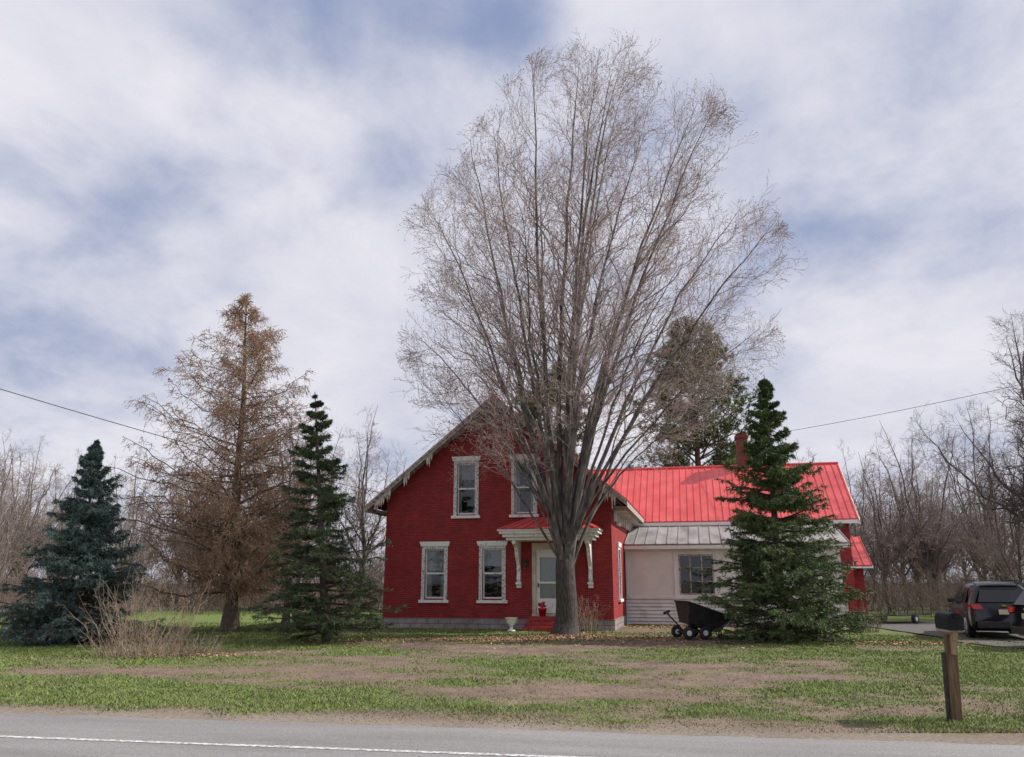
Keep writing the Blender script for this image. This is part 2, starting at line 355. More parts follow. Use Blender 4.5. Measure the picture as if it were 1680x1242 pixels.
# dry leaves
cl=[(-.6,23.6,3.2,.45,1900),(3.6,24.8,3.8,.5,1900),(-7.5,18.8,1.6,.7,500),(10.3,22.2,1.8,.35,700),(1.7,25.3,1.6,.8,900),(2,23,9,2.,900),(5.5,30.3,2,.8,600)]
PX=[];PY_=[]
for cx,cy,sx,sy,n in cl: PX.append(rng.normal(cx,sx*.6,n)); PY_.append(rng.normal(cy,sy*.6,n))
px=np.concatenate(PX);py=np.concatenate(PY_);ok=roadd(px,py)>.3;px=px[ok];py=py[ok];n=len(px);pz=gz(px,py)+.015+rng.random(n)*.03
u=nrm(rng.normal(size=(n,3))*[1,1,.35]); v=nrm(np.cross(u,rng.normal(size=(n,3))*[.3,.3,1])); s=.036*rng.uniform(.6,1.3,(n,1)); P0=np.stack([px,py,pz],1)
V=np.stack([P0-u*s,P0-v*s*.7,P0+u*s,P0+v*s*.7],1).reshape(-1,3)
c=np.array([.38,.23,.15])*rng.uniform(.5,1.3,(n,1))
o=np_mesh('fallen_leaves',V,np.arange(4*n).reshape(-1,4),M['leaf'],col=np.repeat(c,4,axis=0)); o['kind']='stuff'

# ------------------------------------------------------------ house
H=empty('brick_house',(-4.69,30.1,0),'red painted brick farmhouse with red metal roof and enclosed white porch','house',rz=math.radians(-13))
W=8.37; MID=W/2; PITCH=.82; ZA=8.28
def ztop(x): return ZA-.16-PITCH*abs(x-MID)
def wall(mb,axis,c,inw,a0,a1,zt,z0,ops,brk=(),depth=.2,mi=0):
    P=lambda a,d,z:(a,c+d*inw,z) if axis=='x' else (c+d*inw,a,z)
    cuts=sorted(set([a0,a1]+list(brk)+[o[0] for o in ops]+[o[1] for o in ops]))
    for l,r in zip(cuts[:-1],cuts[1:]):
        m=(l+r)/2; z=z0
        for o in sorted([o for o in ops if o[0]<m<o[1]],key=lambda q:q[2]):
            if o[2]>z: mb.poly([P(l,0,z),P(r,0,z),P(r,0,o[2]),P(l,0,o[2])],mi)
            z=o[3]
        mb.poly([P(l,0,z),P(r,0,z),P(r,0,zt(r)),P(l,0,zt(l))],mi)
    for o in ops:
        l,r,b,t=o[:4]
        mb.poly([P(l,0,b),P(l,depth,b),P(l,depth,t),P(l,0,t)],mi); mb.poly([P(r,0,b),P(r,depth,b),P(r,depth,t),P(r,0,t)],mi)
        mb.poly([P(l,0,b),P(r,0,b),P(r,depth,b),P(l,depth,b)],mi); mb.poly([P(l,0,t),P(r,0,t),P(r,depth,t),P(l,depth,t)],mi)
wins=[(1.94,.98,2.86,.98),(4.10,.98,2.86,.98),(3.09,3.95,5.95,.95),(5.27,3.95,5.95,.95)]
def op(w): return (w[0]-w[3]/2+.11,w[0]+w[3]/2-.11,w[1]+.04,w[2]-.06)
DX0,DX1=5.52,6.86
mb=MB()
wall(mb,'x',0,1,0,W,ztop,.36,[op(w) for w in wins]+[(DX0,DX1,.5,2.95)],brk=(MID,),depth=.25)
swins=[(2.2,1.0,2.86,.95),(2.2,3.75,4.35,.7),(5.2,3.9,4.4,.6)]
wall(mb,'y',W,-1,0,14,lambda a:4.72,.36,[op(w) for w in swins])
wall(mb,'y',0,1,0,14,lambda a:4.72,.36,[])
wall(mb,'x',14,-1,0,W,ztop,.36,[],brk=(MID,))
mb.obj('wall',M['brick'],H)
mb=MB(); 
mb.box(-.03,W+.03,-.04,.1,-.3,.36); mb.box(W-.1,W+.035,.1,14,-.3,.359); mb.box(-.035,.1,.1,14,-.3,.359)
mb.obj('foundation',M['stone'],H)
mb=MB(); mb.box(.3,W-.3,.9,13.5,.1,.4); mb.box(.3,W-.3,2.2,13.5,3.25,3.4)
mb.obj('interior_floor',M['dark'],H)
def frameT(axis,c,out):
    if axis=='x': return lambda u,n,z:(u,c+n*out,z)
    return lambda u,n,z:(c+n*out,u,z)
def window(axis,c,out,w,curt=0,mun=False,lint=True,trim='peel'):
    a,z0,z1,wd=w; l,r=a-wd/2,a+wd/2; T=frameT(axis,c,out)
    mb=MB(); mb.T=T
    mb.box(l,l+.12,-.02,.045,z0,z1); mb.box(r-.12,r,-.02,.045,z0,z1)
    mb.box(l+.12,r-.12,-.02,.043,z1-.09,z1)
    il,ir,ib,it=l+.12,r-.12,z0+.05,z1-.09; mz=(ib+it)/2
    for (b,t,n0) in ((ib,mz+.02,-.13),(mz-.02,it,-.09)):
        mb.box(il,il+.05,n0,n0+.035,b,t,1); mb.box(ir-.05,ir,n0,n0+.035,b,t,1)
        mb.box(il+.05,ir-.05,n0,n0+.034,b,b+.055,1); mb.box(il+.05,ir-.05,n0,n0+.034,t-.05,t,1)
    wo=mb.obj('window',[M[trim],M['white']],H)
    mb=MB(); mb.T=T
    mb.poly([(il+.02,-.115,ib+.02),(ir-.02,-.115,ib+.02),(ir-.02,-.115,mz),(il+.02,-.115,mz)])
    mb.poly([(il+.02,-.075,mz),(ir-.02,-.075,mz),(ir-.02,-.075,it-.02),(il+.02,-.075,it-.02)])
    mb.obj('glass',M['glass'],wo)
    mb=MB(); mb.T=T; mb.box(l-.07,r+.07,-.02,.10,z0-.10,z0); mb.obj('sill',M['white'],wo,bevel=.008)
    if lint:
        mb=MB(); mb.T=T
        mb.add([(l-.04,-.01,z1),(r+.04,-.01,z1),(r+.09,-.01,z1+.17),(l-.09,-.01,z1+.17),(l-.04,.075,z1),(r+.04,.075,z1),(r+.09,.085,z1+.17),(l-.09,.085,z1+.17)],[(0,1,2,3),(4,7,6,5),(0,4,5,1),(1,5,6,2),(2,6,7,3),(3,7,4,0)])
        mb.obj('lintel',M['white'],wo,bevel=.006)
    mb=MB(); mb.T=T
    ops_={0:[],1:[(il,il+.16,ib,it),(ir-.16,ir,ib,it)],2:[(il,ir,mz+.25,it)],3:[(il,ir,mz+.35,it),(il,il+.14,ib,it-.1),(ir-.1,ir,ib,it-.1)],4:[(il,ir,mz+.02,it),(il,il+.2,ib,mz),(ir-.2,ir,ib,mz)]}[curt]
    for (x0,x1,b,t) in ops_:
        n=14
        for i in range(n):
            u0=x0+(x1-x0)*i/n;u1=x0+(x1-x0)*(i+1)/n; d0=-.2+.02*(i%2); d1=-.2+.02*((i+1)%2)
            mb.poly([(u0,d0,b),(u1,d1,b),(u1,d1,t),(u0,d0,t)])
    if ops_: mb.obj('curtain',M['curtain'],wo)
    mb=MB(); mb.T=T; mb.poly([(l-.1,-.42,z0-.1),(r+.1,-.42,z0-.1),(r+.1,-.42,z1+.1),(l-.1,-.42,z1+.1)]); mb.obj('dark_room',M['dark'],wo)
    return wo
window('x',0,-1,wins[0],4); window('x',0,-1,wins[1],2); window('x',0,-1,wins[2],3); window('x',0,-1,wins[3],1)
window('y',W,1,swins[0],1); window('y',W,1,swins[1],0,lint=False); window('y',W,1,swins[2],0,lint=False)
def slope(mb,e0,e1,r0,r1,th=.05,rib=.30,rh=.028,mi=0,rw=.028):
    e0,e1,r0,r1=map(Vector,(e0,e1,r0,r1)); n=(e1-e0).cross(r0-e0).normalized()
    if n.z<0: n=-n
    q=[e0,e1,r1,r0]; mb.add([tuple(p) for p in q]+[tuple(p-n*th) for p in q],[(0,1,2,3),(7,6,5,4),(0,4,5,1),(1,5,6,2),(2,6,7,3),(3,7,4,0)],mi)
    L=(e1-e0).length; k=max(2,int(L/rib))
    for i in range(k+1):
        t=min(max(i/k,.004),.996); a=e0.lerp(e1,t)+n*rh*.5; b=r0.lerp(r1,t)+n*rh*.5
        mb.beam(a,b,rw,rh,mi,up=tuple(n))
mb=MB(); ex=.62; zE=ZA-PITCH*(MID+ex)
slope(mb,(-ex,-.55,zE),(-ex,14.5,zE),(MID,-.55,ZA),(MID,14.5,ZA))
slope(mb,(W+ex,-.55,zE),(W+ex,14.5,zE),(MID,-.55,ZA),(MID,14.5,ZA))
mb.tube((MID,-.56,ZA+.02),(MID,14.5,ZA+.02),.07,n=8)
WE,WR,WZ0,WZ1,WX1=7.6,11.2,4.17,6.97,17.85
slope(mb,(6.1,WE,WZ0),(WX1,WE,WZ0),(6.1,WR,WZ1),(WX1,WR,WZ1))
slope(mb,(6.1,2*WR-WE,WZ0),(WX1,2*WR-WE,WZ0),(6.1,WR,WZ1),(WX1,WR,WZ1))
mb.tube((6.1,WR,WZ1+.02),(WX1,WR,WZ1+.02),.06,n=8)
AX=18.25
slope(mb,(17.0,8.0,2.28),(AX,8.0,2.28),(17.0,10.2,3.55),(AX,10.2,3.55)); slope(mb,(17.0,12.4,2.28),(AX,12.4,2.28),(17.0,10.2,3.55),(AX,10.2,3.55))
roof=mb.obj('roof',M['redroof'],H)
CX=13.32
mb=MB(); mb.box(CX,CX+.52,10.95,11.45,6.4,8.3); mb.box(CX-.05,CX+.57,10.9,11.5,8.3,8.42); mb.box(CX,CX+.52,10.95,11.45,8.42,8.52)
mb.obj('chimney',M['brick2'],roof)
mb=MB()
def rake(y,mi=0):
    for sx in(-1,1):
        a=(MID+sx*(MID+ex+.01),y,zE-.15); b=(MID,y,ZA-.15)
        mb.prism([(a[0],y,a[2]-.06),(a[0],y,a[2]+.11),(MID,y,b[2]+.11),(MID,y,b[2]-.07)],(0,.04,0),mi)
        mb.prism([(a[0],y-.03,a[2]+.05),(a[0],y-.03,a[2]+.13),(MID,y-.03,b[2]+.13),(MID,y-.03,b[2]+.05)],(0,.028,0),mi)
rake(-.54)
for x in(-ex-.01,W+ex-.03): mb.box(x,x+.04,-.5,14.4,zE-.24,zE-.06)
for sx in(-1,1):
    a=MID+sx*(MID+ex-.03); b=MID+sx*MID; za=zE-.12
    mb.add([(a,-.5,za),(a,0,za),(MID,0,ZA-.14),(MID,-.5,ZA-.14)],[(0,1,2,3)])
    mb.box(min(a,b),max(a,b),0.01,14,zE-.2,zE-.17)
fo=mb.obj('bargeboard',M['fascia'],H)
mb=MB()
mb.box(W+.003,W+.05,.05,13.9,4.42,4.62)
mb.box(8.5,WX1-.02,WE-.03,WE+.01,WZ0-.2,WZ0-.05)
for k in range(8): mb.box(W+.05,W+.5,.5+k*.95,.6+k*.95,4.0,4.07); mb.box(W+.05,W+.16,.5+k*.95,.6+k*.95,3.7,4.0)
for sy in(-1,1):
    mb.prism([(WX1,WR+sy*(WR-WE),WZ0-.24),(WX1,WR+sy*(WR-WE),WZ0-.05),(WX1,WR,WZ1-.05),(WX1,WR,WZ1-.24)],(.04,0,0))
    mb.prism([(AX,10.2+sy*2.2,2.15),(AX,10.2+sy*2.2,2.23),(AX,10.2,3.5),(AX,10.2,3.40)],(.03,0,0))
mb.box(17.1,AX,7.97,8.0,2.16,2.23)
mb.obj('eave_trim',M['white'],H)
rg=np.random.default_rng(3); gm_=noise_mat('tan_trim',(.34,.27,.21),(.70,.66,.60),9,.8)
for sx,ta,tb in((-1,.07,.20),(-1,.30,.35),(-1,.48,.53),(1,.08,.2)):
    mb=MB(); n=max(3,int((tb-ta)*64))
    for i in range(n):
        t=ta+(tb-ta)*(i+.5)/n; x=MID+sx*(MID+ex)*(1-t); z=zE+(ZA-zE)*t-.22
        hh=(.12+.34*abs(math.sin(i*1.1+.6)))*rg.uniform(.7,1.25); w=.042
        mb.prism([(x-w,-.525,z+.05),(x+w,-.525,z+.05),(x+w*.6,-.525,z-hh*.6),(x,-.525,z-hh),(x-w*.6,-.525,z-hh*.6)],(0,.025,0))
    mb.obj('gingerbread_trim',gm_,H)
mb=MB()
hx0,hx1,hy=4.62,8.04,-1.2
mb.box(hx0,hx1,hy,-.005,3.21,3.30); mb.box(hx0+.1,hx1-.1,hy+.1,-.004,3.10,3.21); mb.box(hx0+.2,hx1-.2,hy+.22,-.003,3.0,3.10); mb.box(hx0-.05,hx1+.05,hy-.05,-.006,3.30,3.36)
for i in range(12):
    x=hx0+.25+i*(hx1-hx0-.5)/11; mb.box(x-.03,x+.03,hy+.06,hy+.16,3.11,3.209)
hood=mb.obj('porch_hood',M['white'],H,bevel=.01)
mb=MB()
e=[(hx0-.08,hy-.08,3.37),(hx1+.08,hy-.08,3.37),(hx1+.08,-.01,3.37),(hx0-.08,-.01,3.37)]; t0=(hx0+.75,-.01,3.82);t1=(hx1-.75,-.01,3.82); t2=(hx0+.9,-.4,3.80); t3=(hx1-.9,-.4,3.80)
mb.add(e+[t0,t1,t2,t3],[(0,1,7,6),(1,2,5,7),(0,6,4,3),(6,7,5,4),(0,3,2,1),(3,4,5,2)])
for i in range(9):
    t=(i+.5)/9; a=Vector(e[0]).lerp(Vector(e[1]),t); b=Vector(t2).lerp(Vector(t3),t); mb.beam(a+Vector((0,0,.02)),b+Vector((0,0,.02)),.03,.03)
mb.obj('hood_roof',M['redroof'],hood)
for bx in(5.02,7.55):
    mb=MB()
    out=[(0,1.62),(-.12,1.60),(-.20,1.70),(-.17,1.82),(-.14,1.95),(-.18,2.15),(-.32,2.33),(-.43,2.46),(-.50,2.62),(-.58,2.76),(-.76,2.84),(-.92,2.88),(-.94,2.997),(0,2.997)]
    mb.prism([(bx,y-.004,z) for y,z in out],(.13,0,0)); mb.box(bx-.03,bx+.16,-.22,-.006,1.52,1.6); mb.box(bx-.02,bx+.15,-.12,-.006,1.40,1.52)
    mb.box(bx+.02,bx+.11,-.28,-.14,2.0,2.1)
    mb.obj('bracket',M['white'],hood,bevel=.012)
mb=MB(); mb.box(DX0,DX0+.14,.05,.2,.5,2.95); mb.box(DX1-.14,DX1,.05,.2,.5,2.95); mb.box(DX0+.14,DX1-.14,.05,.19,2.72,2.95)
mb.box(DX0+.14,DX1-.14,.12,.17,2.6,2.72,1)
mb.box(DX0+.14,DX0+.27,.14,.18,.55,2.6,1); mb.box(DX1-.27,DX1-.14,.14,.18,.55,2.6,1); mb.box(DX0+.27,DX1-.27,.14,.179,.55,1.05,1); mb.box(DX0+.27,DX1-.27,.14,.179,2.45,2.6,1); mb.box(DX0+.27,DX1-.27,.14,.178,1.55,1.62,1)
mb.box(DX0,DX1,-.02,.3,.44,.53)
do=mb.obj('door',[M['cream'],M['white']],H)
mb=MB(); mb.poly([(DX0+.2,.16,1),(DX1-.2,.16,1),(DX1-.2,.16,2.5),(DX0+.2,.16,2.5)]); mb.obj('glass',M['glass'],do)
mb=MB(); mb.box(DX0+.1,DX1-.1,.26,.3,.5,2.8); mb.obj('inner_door',M['white'],do)
mb=MB(); mb.tube((DX0+.22,.13,1.5),(DX0+.22,.08,1.5),.03); mb.box(DX0+.2,DX0+.24,.07,.1,1.42,1.56); mb.obj('handle',M['steel'],do)
mb=MB()
for i in range(3): mb.box(5.5-.06*(2-i),6.9+.06*(2-i),-.42-.28*(2-i),-.05+.001*i,-.05 if i==0 else .155*i,.155*(i+1)-.004)
mb.obj('steps',M['redpaint'],H,bevel=.01)
mb=MB(); mb.box(5.28,5.4,-.05,-.003,2.15,2.4); mb.box(5.28,5.4,-.2,-.05,2.33,2.36); mb.lathe([(.03,0),(.06,.03),(.07,.16),(.04,.2)],8,(5.34,-.15,2.1)); mb.obj('wall_lamp',M['steel'],H)
mb=MB(); wz=lambda a:WZ0-.12
wall(mb,'x',8.0,1,W,17.5,wz,.0,[]); wall(mb,'x',14.4,-1,W,17.5,wz,0,[])
wall(mb,'y',17.5,-1,8.0,14.4,lambda a:WZ1-.1-.777*abs(a-WR),0,[],brk=(WR,))
wall(mb,'x',8.4,1,17.45,17.95,lambda a:2.3,0,[]); wall(mb,'y',17.95,-1,8.4,12,lambda a:3.4-.577*abs(a-10.2),0,[],brk=(10.2,)); wall(mb,'x',12,-1,17.45,17.95,lambda a:2.3,0,[])
mb.obj('wing_wall',M['brick'],H)
# enclosed porch
PY,PX1=4.6,16.5
mb=MB(); pw=[(11.15,1.12,2.66,1.44),(13.5,1.12,2.66,1.44)]
ops=[(w[0]-w[3]/2+.05,w[0]+w[3]/2-.05,w[1],w[2]) for w in pw]
wall(mb,'x',PY,1,W+.02,PX1,lambda a:2.95,.95,ops,depth=.12)
sidet=lambda a:2.93+(a-PY)*.27
wall(mb,'y',PX1,-1,PY,8,sidet,.95,[(5.4,6.6,1.15,2.6)],depth=.1)
porch=mb.obj('enclosed_porch',M['panel'],H)
mb=MB()
for i in range(7):
    z=.0+i*.137; mb.add([(W+.02,PY-.095,z),(PX1+.09,PY-.095,z),(PX1+.09,PY-.03,z+.137),(W+.02,PY-.03,z+.137)],[(0,1,2,3)]); mb.add([(W+.02,PY-.095,z),(PX1+.09,PY-.095,z),(PX1+.09,PY-.02,z-.001),(W+.02,PY-.02,z-.001)],[(0,1,2,3)])
    mb.add([(PX1+.095,PY-.095,z),(PX1+.095,8,z),(PX1+.03,8,z+.137),(PX1+.03,PY-.095,z+.137)],[(0,1,2,3)])
mb.box(W+.02,PX1+.10,PY-.11,PY-.001,.962,1.03)
mb.box(W+.02,PX1+.04,PY-.06,PY-.001,2.78,2.95)
for x in(W+.05,10.30,11.95,12.72,14.3,15.2,PX1-.1): mb.box(x,x+.09,PY-.05,PY-.002,1.03,2.78)
mb.obj('clapboard_siding',M['siding'],porch)
mb=MB(); slope(mb,(W+.03,4.25,3.06),(PX1+.35,4.25,3.06),(W+.03,8.02,4.06),(PX1+.35,8.02,4.06),rib=.42,rh=.03)
mb.obj('porch_roof',M['grayroof'],porch)
mb=MB(); mb.box(W+.03,PX1+.33,4.27,4.30,2.86,3.0); mb.prism([(PX1+.30,4.3,2.86),(PX1+.30,4.3,3.0),(PX1+.30,8,4.0),(PX1+.30,8,3.86)],(.03,0,0)); mb.obj('porch_fascia',M['white'],porch)
for w in pw:
    mb=MB(); l,r=w[0]-w[3]/2+.05,w[0]+w[3]/2-.05; b,t=w[1],w[2]
    mb.box(l,l+.06,PY+.03,PY+.09,b,t); mb.box(r-.06,r,PY+.03,PY+.09,b,t); mb.box(l+.06,r-.06,PY+.03,PY+.089,b,b+.06); mb.box(l+.06,r-.06,PY+.03,PY+.089,t-.06,t)
    for i in(1,2): x=l+(r-l)*i/3; mb.box(x-.025,x+.025,PY+.04,PY+.085,b+.06,t-.06)
    for i in(1,2): z=b+(t-b)*i/3; mb.box(l+.06,r-.06,PY+.05,PY+.08,z-.012,z+.012)
    wo=mb.obj('window',M['fascia'],porch)
    mb=MB(); mb.poly([(l,PY+.065,b),(r,PY+.065,b),(r,PY+.065,t),(l,PY+.065,t)]); mb.obj('glass',M['glass'],wo)
    mb=MB(); mb.box(r-.5,r-.15,PY+.3,PY+.33,b,b+.35); mb.obj('stored_box',M['white'],wo)
mb=MB(); mb.box(W+.1,PX1-.1,PY+.9,PY+.95,0,2.9); mb.obj('dark_room',M['dark'],porch)
def house_pt(x,y,z=0):
    return (-4.69+x*.974+y*.225,30.1-x*.225+y*.974,z)
ur=MB(); ur.lathe([(.13,0),(.14,.04),(.06,.08),(.05,.16),(.10,.22),(.17,.30),(.20,.42),(.22,.44),(.19,.45),(.16,.38)],20)
u=ur.obj('garden_urn',M['white'],None,True); u.location=house_pt(5.05,-1.1,.0); tag(u,'white footed garden urn beside the red entry steps','planter',)
pt=MB(); pt.lathe([(.10,0),(.14,.22),(.155,.22),(.155,.27),(.13,.27),(.12,.2)],18); 
for k in range(26):
    a=rng.random()*6.28; r=rng.random()*.12; z=.3+rng.random()*.16; pt.lathe([(.005,-.03),(.045,0),(.03,.03),(.004,.04)],6,(r*math.cos(a),r*math.sin(a),z))
u=pt.obj('flower_pot',M['tail'],None,True); u.location=house_pt(5.95,-.25,.462); tag(u,'red pot of red flowers on the entry step','flower pot')

# ------------------------------------------------------------ trees
def bez(a,b,c,K):
    s=np.linspace(0,1,K)[None,:,None]; return a[:,None]*(1-s)**2+2*b[:,None]*s*(1-s)+c[:,None]*s*s
# --- big maple
rg=np.random.default_rng(21)
zk=np.array([0,3.6,4.4,5.2,6.6,8.5,11,13.5,15.5,17.5,19.2,20.6,21.6]); rk=np.array([0,.8,3.0,5.0,6.1,6.6,6.8,6.5,5.9,4.9,3.7,2.2,.3])
ck=np.array([0,.5,.5,.5,.5,.7,1.0,1.25,1.4,1.55,1.75,1.8,1.85])
def env_m(e):
    z=e[:,2]; r=np.interp(z,zk,rk,right=-1); cx=np.interp(z,zk,ck); a=np.arctan2(e[:,1],e[:,0]-cx)
    r=r*(1+.02*np.sin(3*a+z*.7)+.03*np.sin(7*a-z*1.3)+.03*np.sin(z*2.3+a))
    return np.hypot(e[:,0]-cx,e[:,1]*1.05)<r
K=14; zt=np.linspace(0,3.0,K); tr=np.stack([.02*zt+.03*np.sin(zt*2),.02*np.sin(zt*3),zt-.1],1)[None]
tR=np.interp(zt,[0,.2,.55,1.4,2.3,3.0],[.56,.43,.355,.32,.30,.16])[None]
ns=34; ang=np.arange(ns)*2.399+.3; fr=((np.arange(ns)+.5)/ns)
zend=20.7-fr**1.05*14.6+rg.normal(size=ns)*.4; zend=np.clip(zend,5.8,21.0)
ef=rg.uniform(.78,.96,ns); re=np.interp(zend,zk,rk)*np.where(fr<.1,.35,ef); cxx=np.interp(zend,zk,ck)
E=np.stack([cxx+re*np.cos(ang),re*np.sin(ang),zend],1)
zs=1.9+1.1*rg.random(ns); S=np.stack([.05+.15*np.cos(ang),.15*np.sin(ang),zs],1)
hgt=(zend-zs)[:,None]; o2=np.stack([np.cos(ang),np.sin(ang),0*ang],1)
lo_=sst(.55,.9,fr)[:,None]
Cc=S+np.array([0,0,1.])*hgt*(.46+.16*lo_)+o2*(re[:,None]*(.31+.10*lo_))
P1=bez(S,Cc,E,20); P1+=np.cumsum(rg.normal(size=P1.shape)*.05,axis=1)*np.linspace(0,1,20)[None,:,None]**.5
r0=.085*(1-fr)**.8+.022; s=np.linspace(0,1,20)[None]; R1=r0[:,None]*(1-s)**.85+.006
TV=tubes(tr,tR,20); 
ax=np.array([0.8,0,0])
hi_=fr<.6
kw=dict(env=env_m,rscale=.5,rmin=.006,jit=.035,outward=ax,drop=.34)
P2a,R2a=children(P1[hi_],R1[hi_],24,.30,.98,20,50,3.4,8,rg,up=.16,ob=.9,**kw)
P2b,R2b=children(P1[~hi_],R1[~hi_],14,.42,.97,20,60,2.2,8,rg,up=.08,ob=1.0,**kw)
P2=np.concatenate([P2a,P2b]);R2=np.concatenate([R2a,R2b])
P3,R3=children(P2,R2,9,.15,1.,20,58,1.45,5,rg,up=.09,env=env_m,rscale=.6,rmin=.0042,jit=.06,drop=.34)
q=np.hypot(P3[:,-1,0]-np.interp(P3[:,-1,2],zk,ck),P3[:,-1,1])/np.maximum(np.interp(P3[:,-1,2],zk,rk),.5)
pk=np.clip(.22+.85*q**1.3,0,1); zz3=P3[:,-1,2]; pk=np.where(zz3<11,pk,np.clip(pk+.09*(zz3-11),0,1))
pk=np.where(zz3<7.5,pk*.72,pk)
kp=rg.random(len(P3))<pk; P3=P3[kp];R3=R3[kp]
P4,R4=children(P3,R3,6,.15,1.,20,62,.62,4,rg,up=.06,env=env_m,rscale=.7,rmin=.0034,jit=.07,drop=.34)
e=empty('maple_tree',(1.67,26.0,0),'tall leafless maple with many upright stems in front of the house','tree')
np_mesh('trunk',*TV,M['bark'],e,smooth=True)
cr=np_mesh('crown',*merge([tubes(P2,R2,5)]),M['limb'],e)
np_mesh('limbs',*tubes(P1,R1,9),M['stem'],cr,smooth=True)
bn=needles(P4,2,rg,.045,.026,20,60,.5)
np_mesh('twigs',*merge([tubes(P3,R3,3),tubes(P4,R4,3)]),M['twig'],cr)
np_mesh('buds',bn[0],bn[1],M['twig'],cr)

# --- conifers
def conifer(seed,Ht,rad,nb,n2,n3,nn,L,w,droop,z0,gaps=.15,lean=(0,0),shape=1.0,elev=(78,100),tipup=.12,r2=1.,whorl=20,wa=.16):
    rg=np.random.default_rng(seed); K=12; z=np.linspace(0,Ht,K)
    T=np.stack([lean[0]*(z/Ht),lean[1]*(z/Ht),z],1)[None]; TR=(.018*Ht*(1-z/Ht)**.9+.006)[None]
    def lf(pos,d,t,rg):
        u=np.clip((pos[:,2]-z0)/(Ht-z0),0,1); l=rad*np.minimum((1-u)**shape, .8+u*3.0)
        a=np.arctan2(d[:,1],d[:,0]); wh=np.round(pos[:,2]/Ht*whorl)
        l=l*(.92+wa*np.sin(wh*2.4+2*a))
        return (l*rg.uniform(.66,1.18,len(pos))*(1+gaps*np.sin(3*a+pos[:,2]*3))+.02)
    P1,R1=children(T,TR,nb,z0/Ht,.98,elev[0],elev[1],1,8,rg,up=-droop,lfun=lf,rscale=.3,rmin=.006,jit=.02,tpow=1.2,whorl=whorl)
    s=np.linspace(0,1,8); ll=np.linalg.norm(P1[:,-1]-P1[:,0],axis=1)[:,None]
    zz=np.clip(P1[:,0,2:3]/Ht,0,1); P1[:,:,2]+=ll*((droop*.2+tipup)*s[None]**3+(zz**2)*.5*s[None])
    LL=np.repeat(ll,n2,axis=1)
    def l2(pos,d,t,rg): 
        return r2*(.03+LL.ravel()*.40*np.clip(1.12-t,0,1))*rg.uniform(.6,1.15,len(pos))
    P2,R2=children(P1,R1,n2,.12,1.,35,62,1,5,rg,up=-.16,planar=.84,lfun=l2,rscale=.4,rmin=.005,jit=.04)
    l3=lambda pos,d,t,rg: rg.uniform(.06,.16,len(pos))*np.clip(1.5*(1-pos[:,2]/Ht)+.25,0,1)
    P3,R3=children(P2,R2,n3,.1,1.,30,65,.16,3,rg,up=-.25,planar=.45,rscale=.5,rmin=.004,jit=.05,lfun=l3)
    tops=T[:,-2:,:]
    nd=[needles(P3,nn,rg,L,w),needles(P2,nn*2,rg,L,w),needles(P1,int(nn*3),rg,L,w,t0=.35),needles(tops,50,rg,L*.6,w)]
    tv=tubes(T,TR,10); wd=merge([tubes(P1,R1,4),tubes(P2,R2,3)])
    return tv,wd,merge(nd)
def add_conifer(name,base,label,cat,par,mats,group=None):
    tv,wd,nd=par; e=empty(name,base,label,cat,group)
    np_mesh('trunk',*tv,M['sprucebark'],e,smooth=True)
    c=np_mesh('crown',*nd,mats,e); np_mesh('branches',*wd,M['sprucebark'],c); return e
add_conifer('spruce_tree',(-11.95,22.9,0),'dense blue spruce with branches down to the lawn','tree',conifer(1,5.6,2.25,300,15,5,7,.080,.018,.08,.10,lean=(-.15,0),shape=.98,gaps=.08,whorl=21,wa=.12),M['spruceblue'])
add_conifer('spruce_tree',(-5.15,23.2,0),'slim dark green spruce with layered gappy branches','tree',conifer(2,7.1,2.2,185,14,5,7,.080,.018,.18,.35,lean=(-.75,0),shape=1.0,gaps=.14,whorl=19,wa=.18),M['sprucegreen'])
add_conifer('spruce_tree',(7.6,23.4,0),'broad green spruce hiding part of the porch','tree',conifer(3,7.7,2.9,350,16,5,7,.085,.020,.12,.08,lean=(.05,0),shape=1.08,gaps=.12,whorl=23,wa=.14),M['spruceyellow'])
def pine(seed,Ht,rad,z0,lean=0,nb=80):
    rg=np.random.default_rng(seed); K=12; z=np.linspace(0,Ht,K); T=np.stack([lean*z/Ht,0*z,z],1)[None]; TR=(.28*(1-z/Ht)**.8+.02)[None]
    def lf(pos,d,t,rg):
        u=np.clip((pos[:,2]-z0)/(Ht-z0),0,1); return rad*(np.sin(np.pi*(.25+.72*u))**.8)*rg.uniform(.5,1.15,len(pos))
    P1,R1=children(T,TR,nb,z0/Ht,.98,50,95,1,7,rg,up=.12,lfun=lf,rscale=.35,rmin=.02,jit=.03)
    P2,R2=children(P1,R1,13,.25,1.,30,65,1.1,4,rg,up=.1,rscale=.5,rmin=.012)
    P3,R3=children(P2,R2,5,.3,1.,25,60,.42,3,rg,up=.1,rscale=.5,rmin=.01)
    return tubes(T,TR,10),merge([tubes(P1,R1,5),tubes(P2,R2,3)]),merge([needles(P3,11,rg,.24,.045,20,75,.3),needles(P2,16,rg,.24,.045,25,70,.5)])
add_conifer('pine_tree',(11.5,49,0),'tall shaggy white pine behind the red roofs','tree',pine(4,17.0,4.4,4.5,nb=115),M['pine'])
add_conifer('pine_tree',(2.4,50,0),'white pine seen behind the maple stems','tree',pine(5,14.6,3.2,4.5,nb=70),M['pine'])
add_conifer('pine_tree',(17.6,60,0),'distant dark pine above the red roof','tree',pine(6,11.5,2.6,2,nb=50),M['pine'])
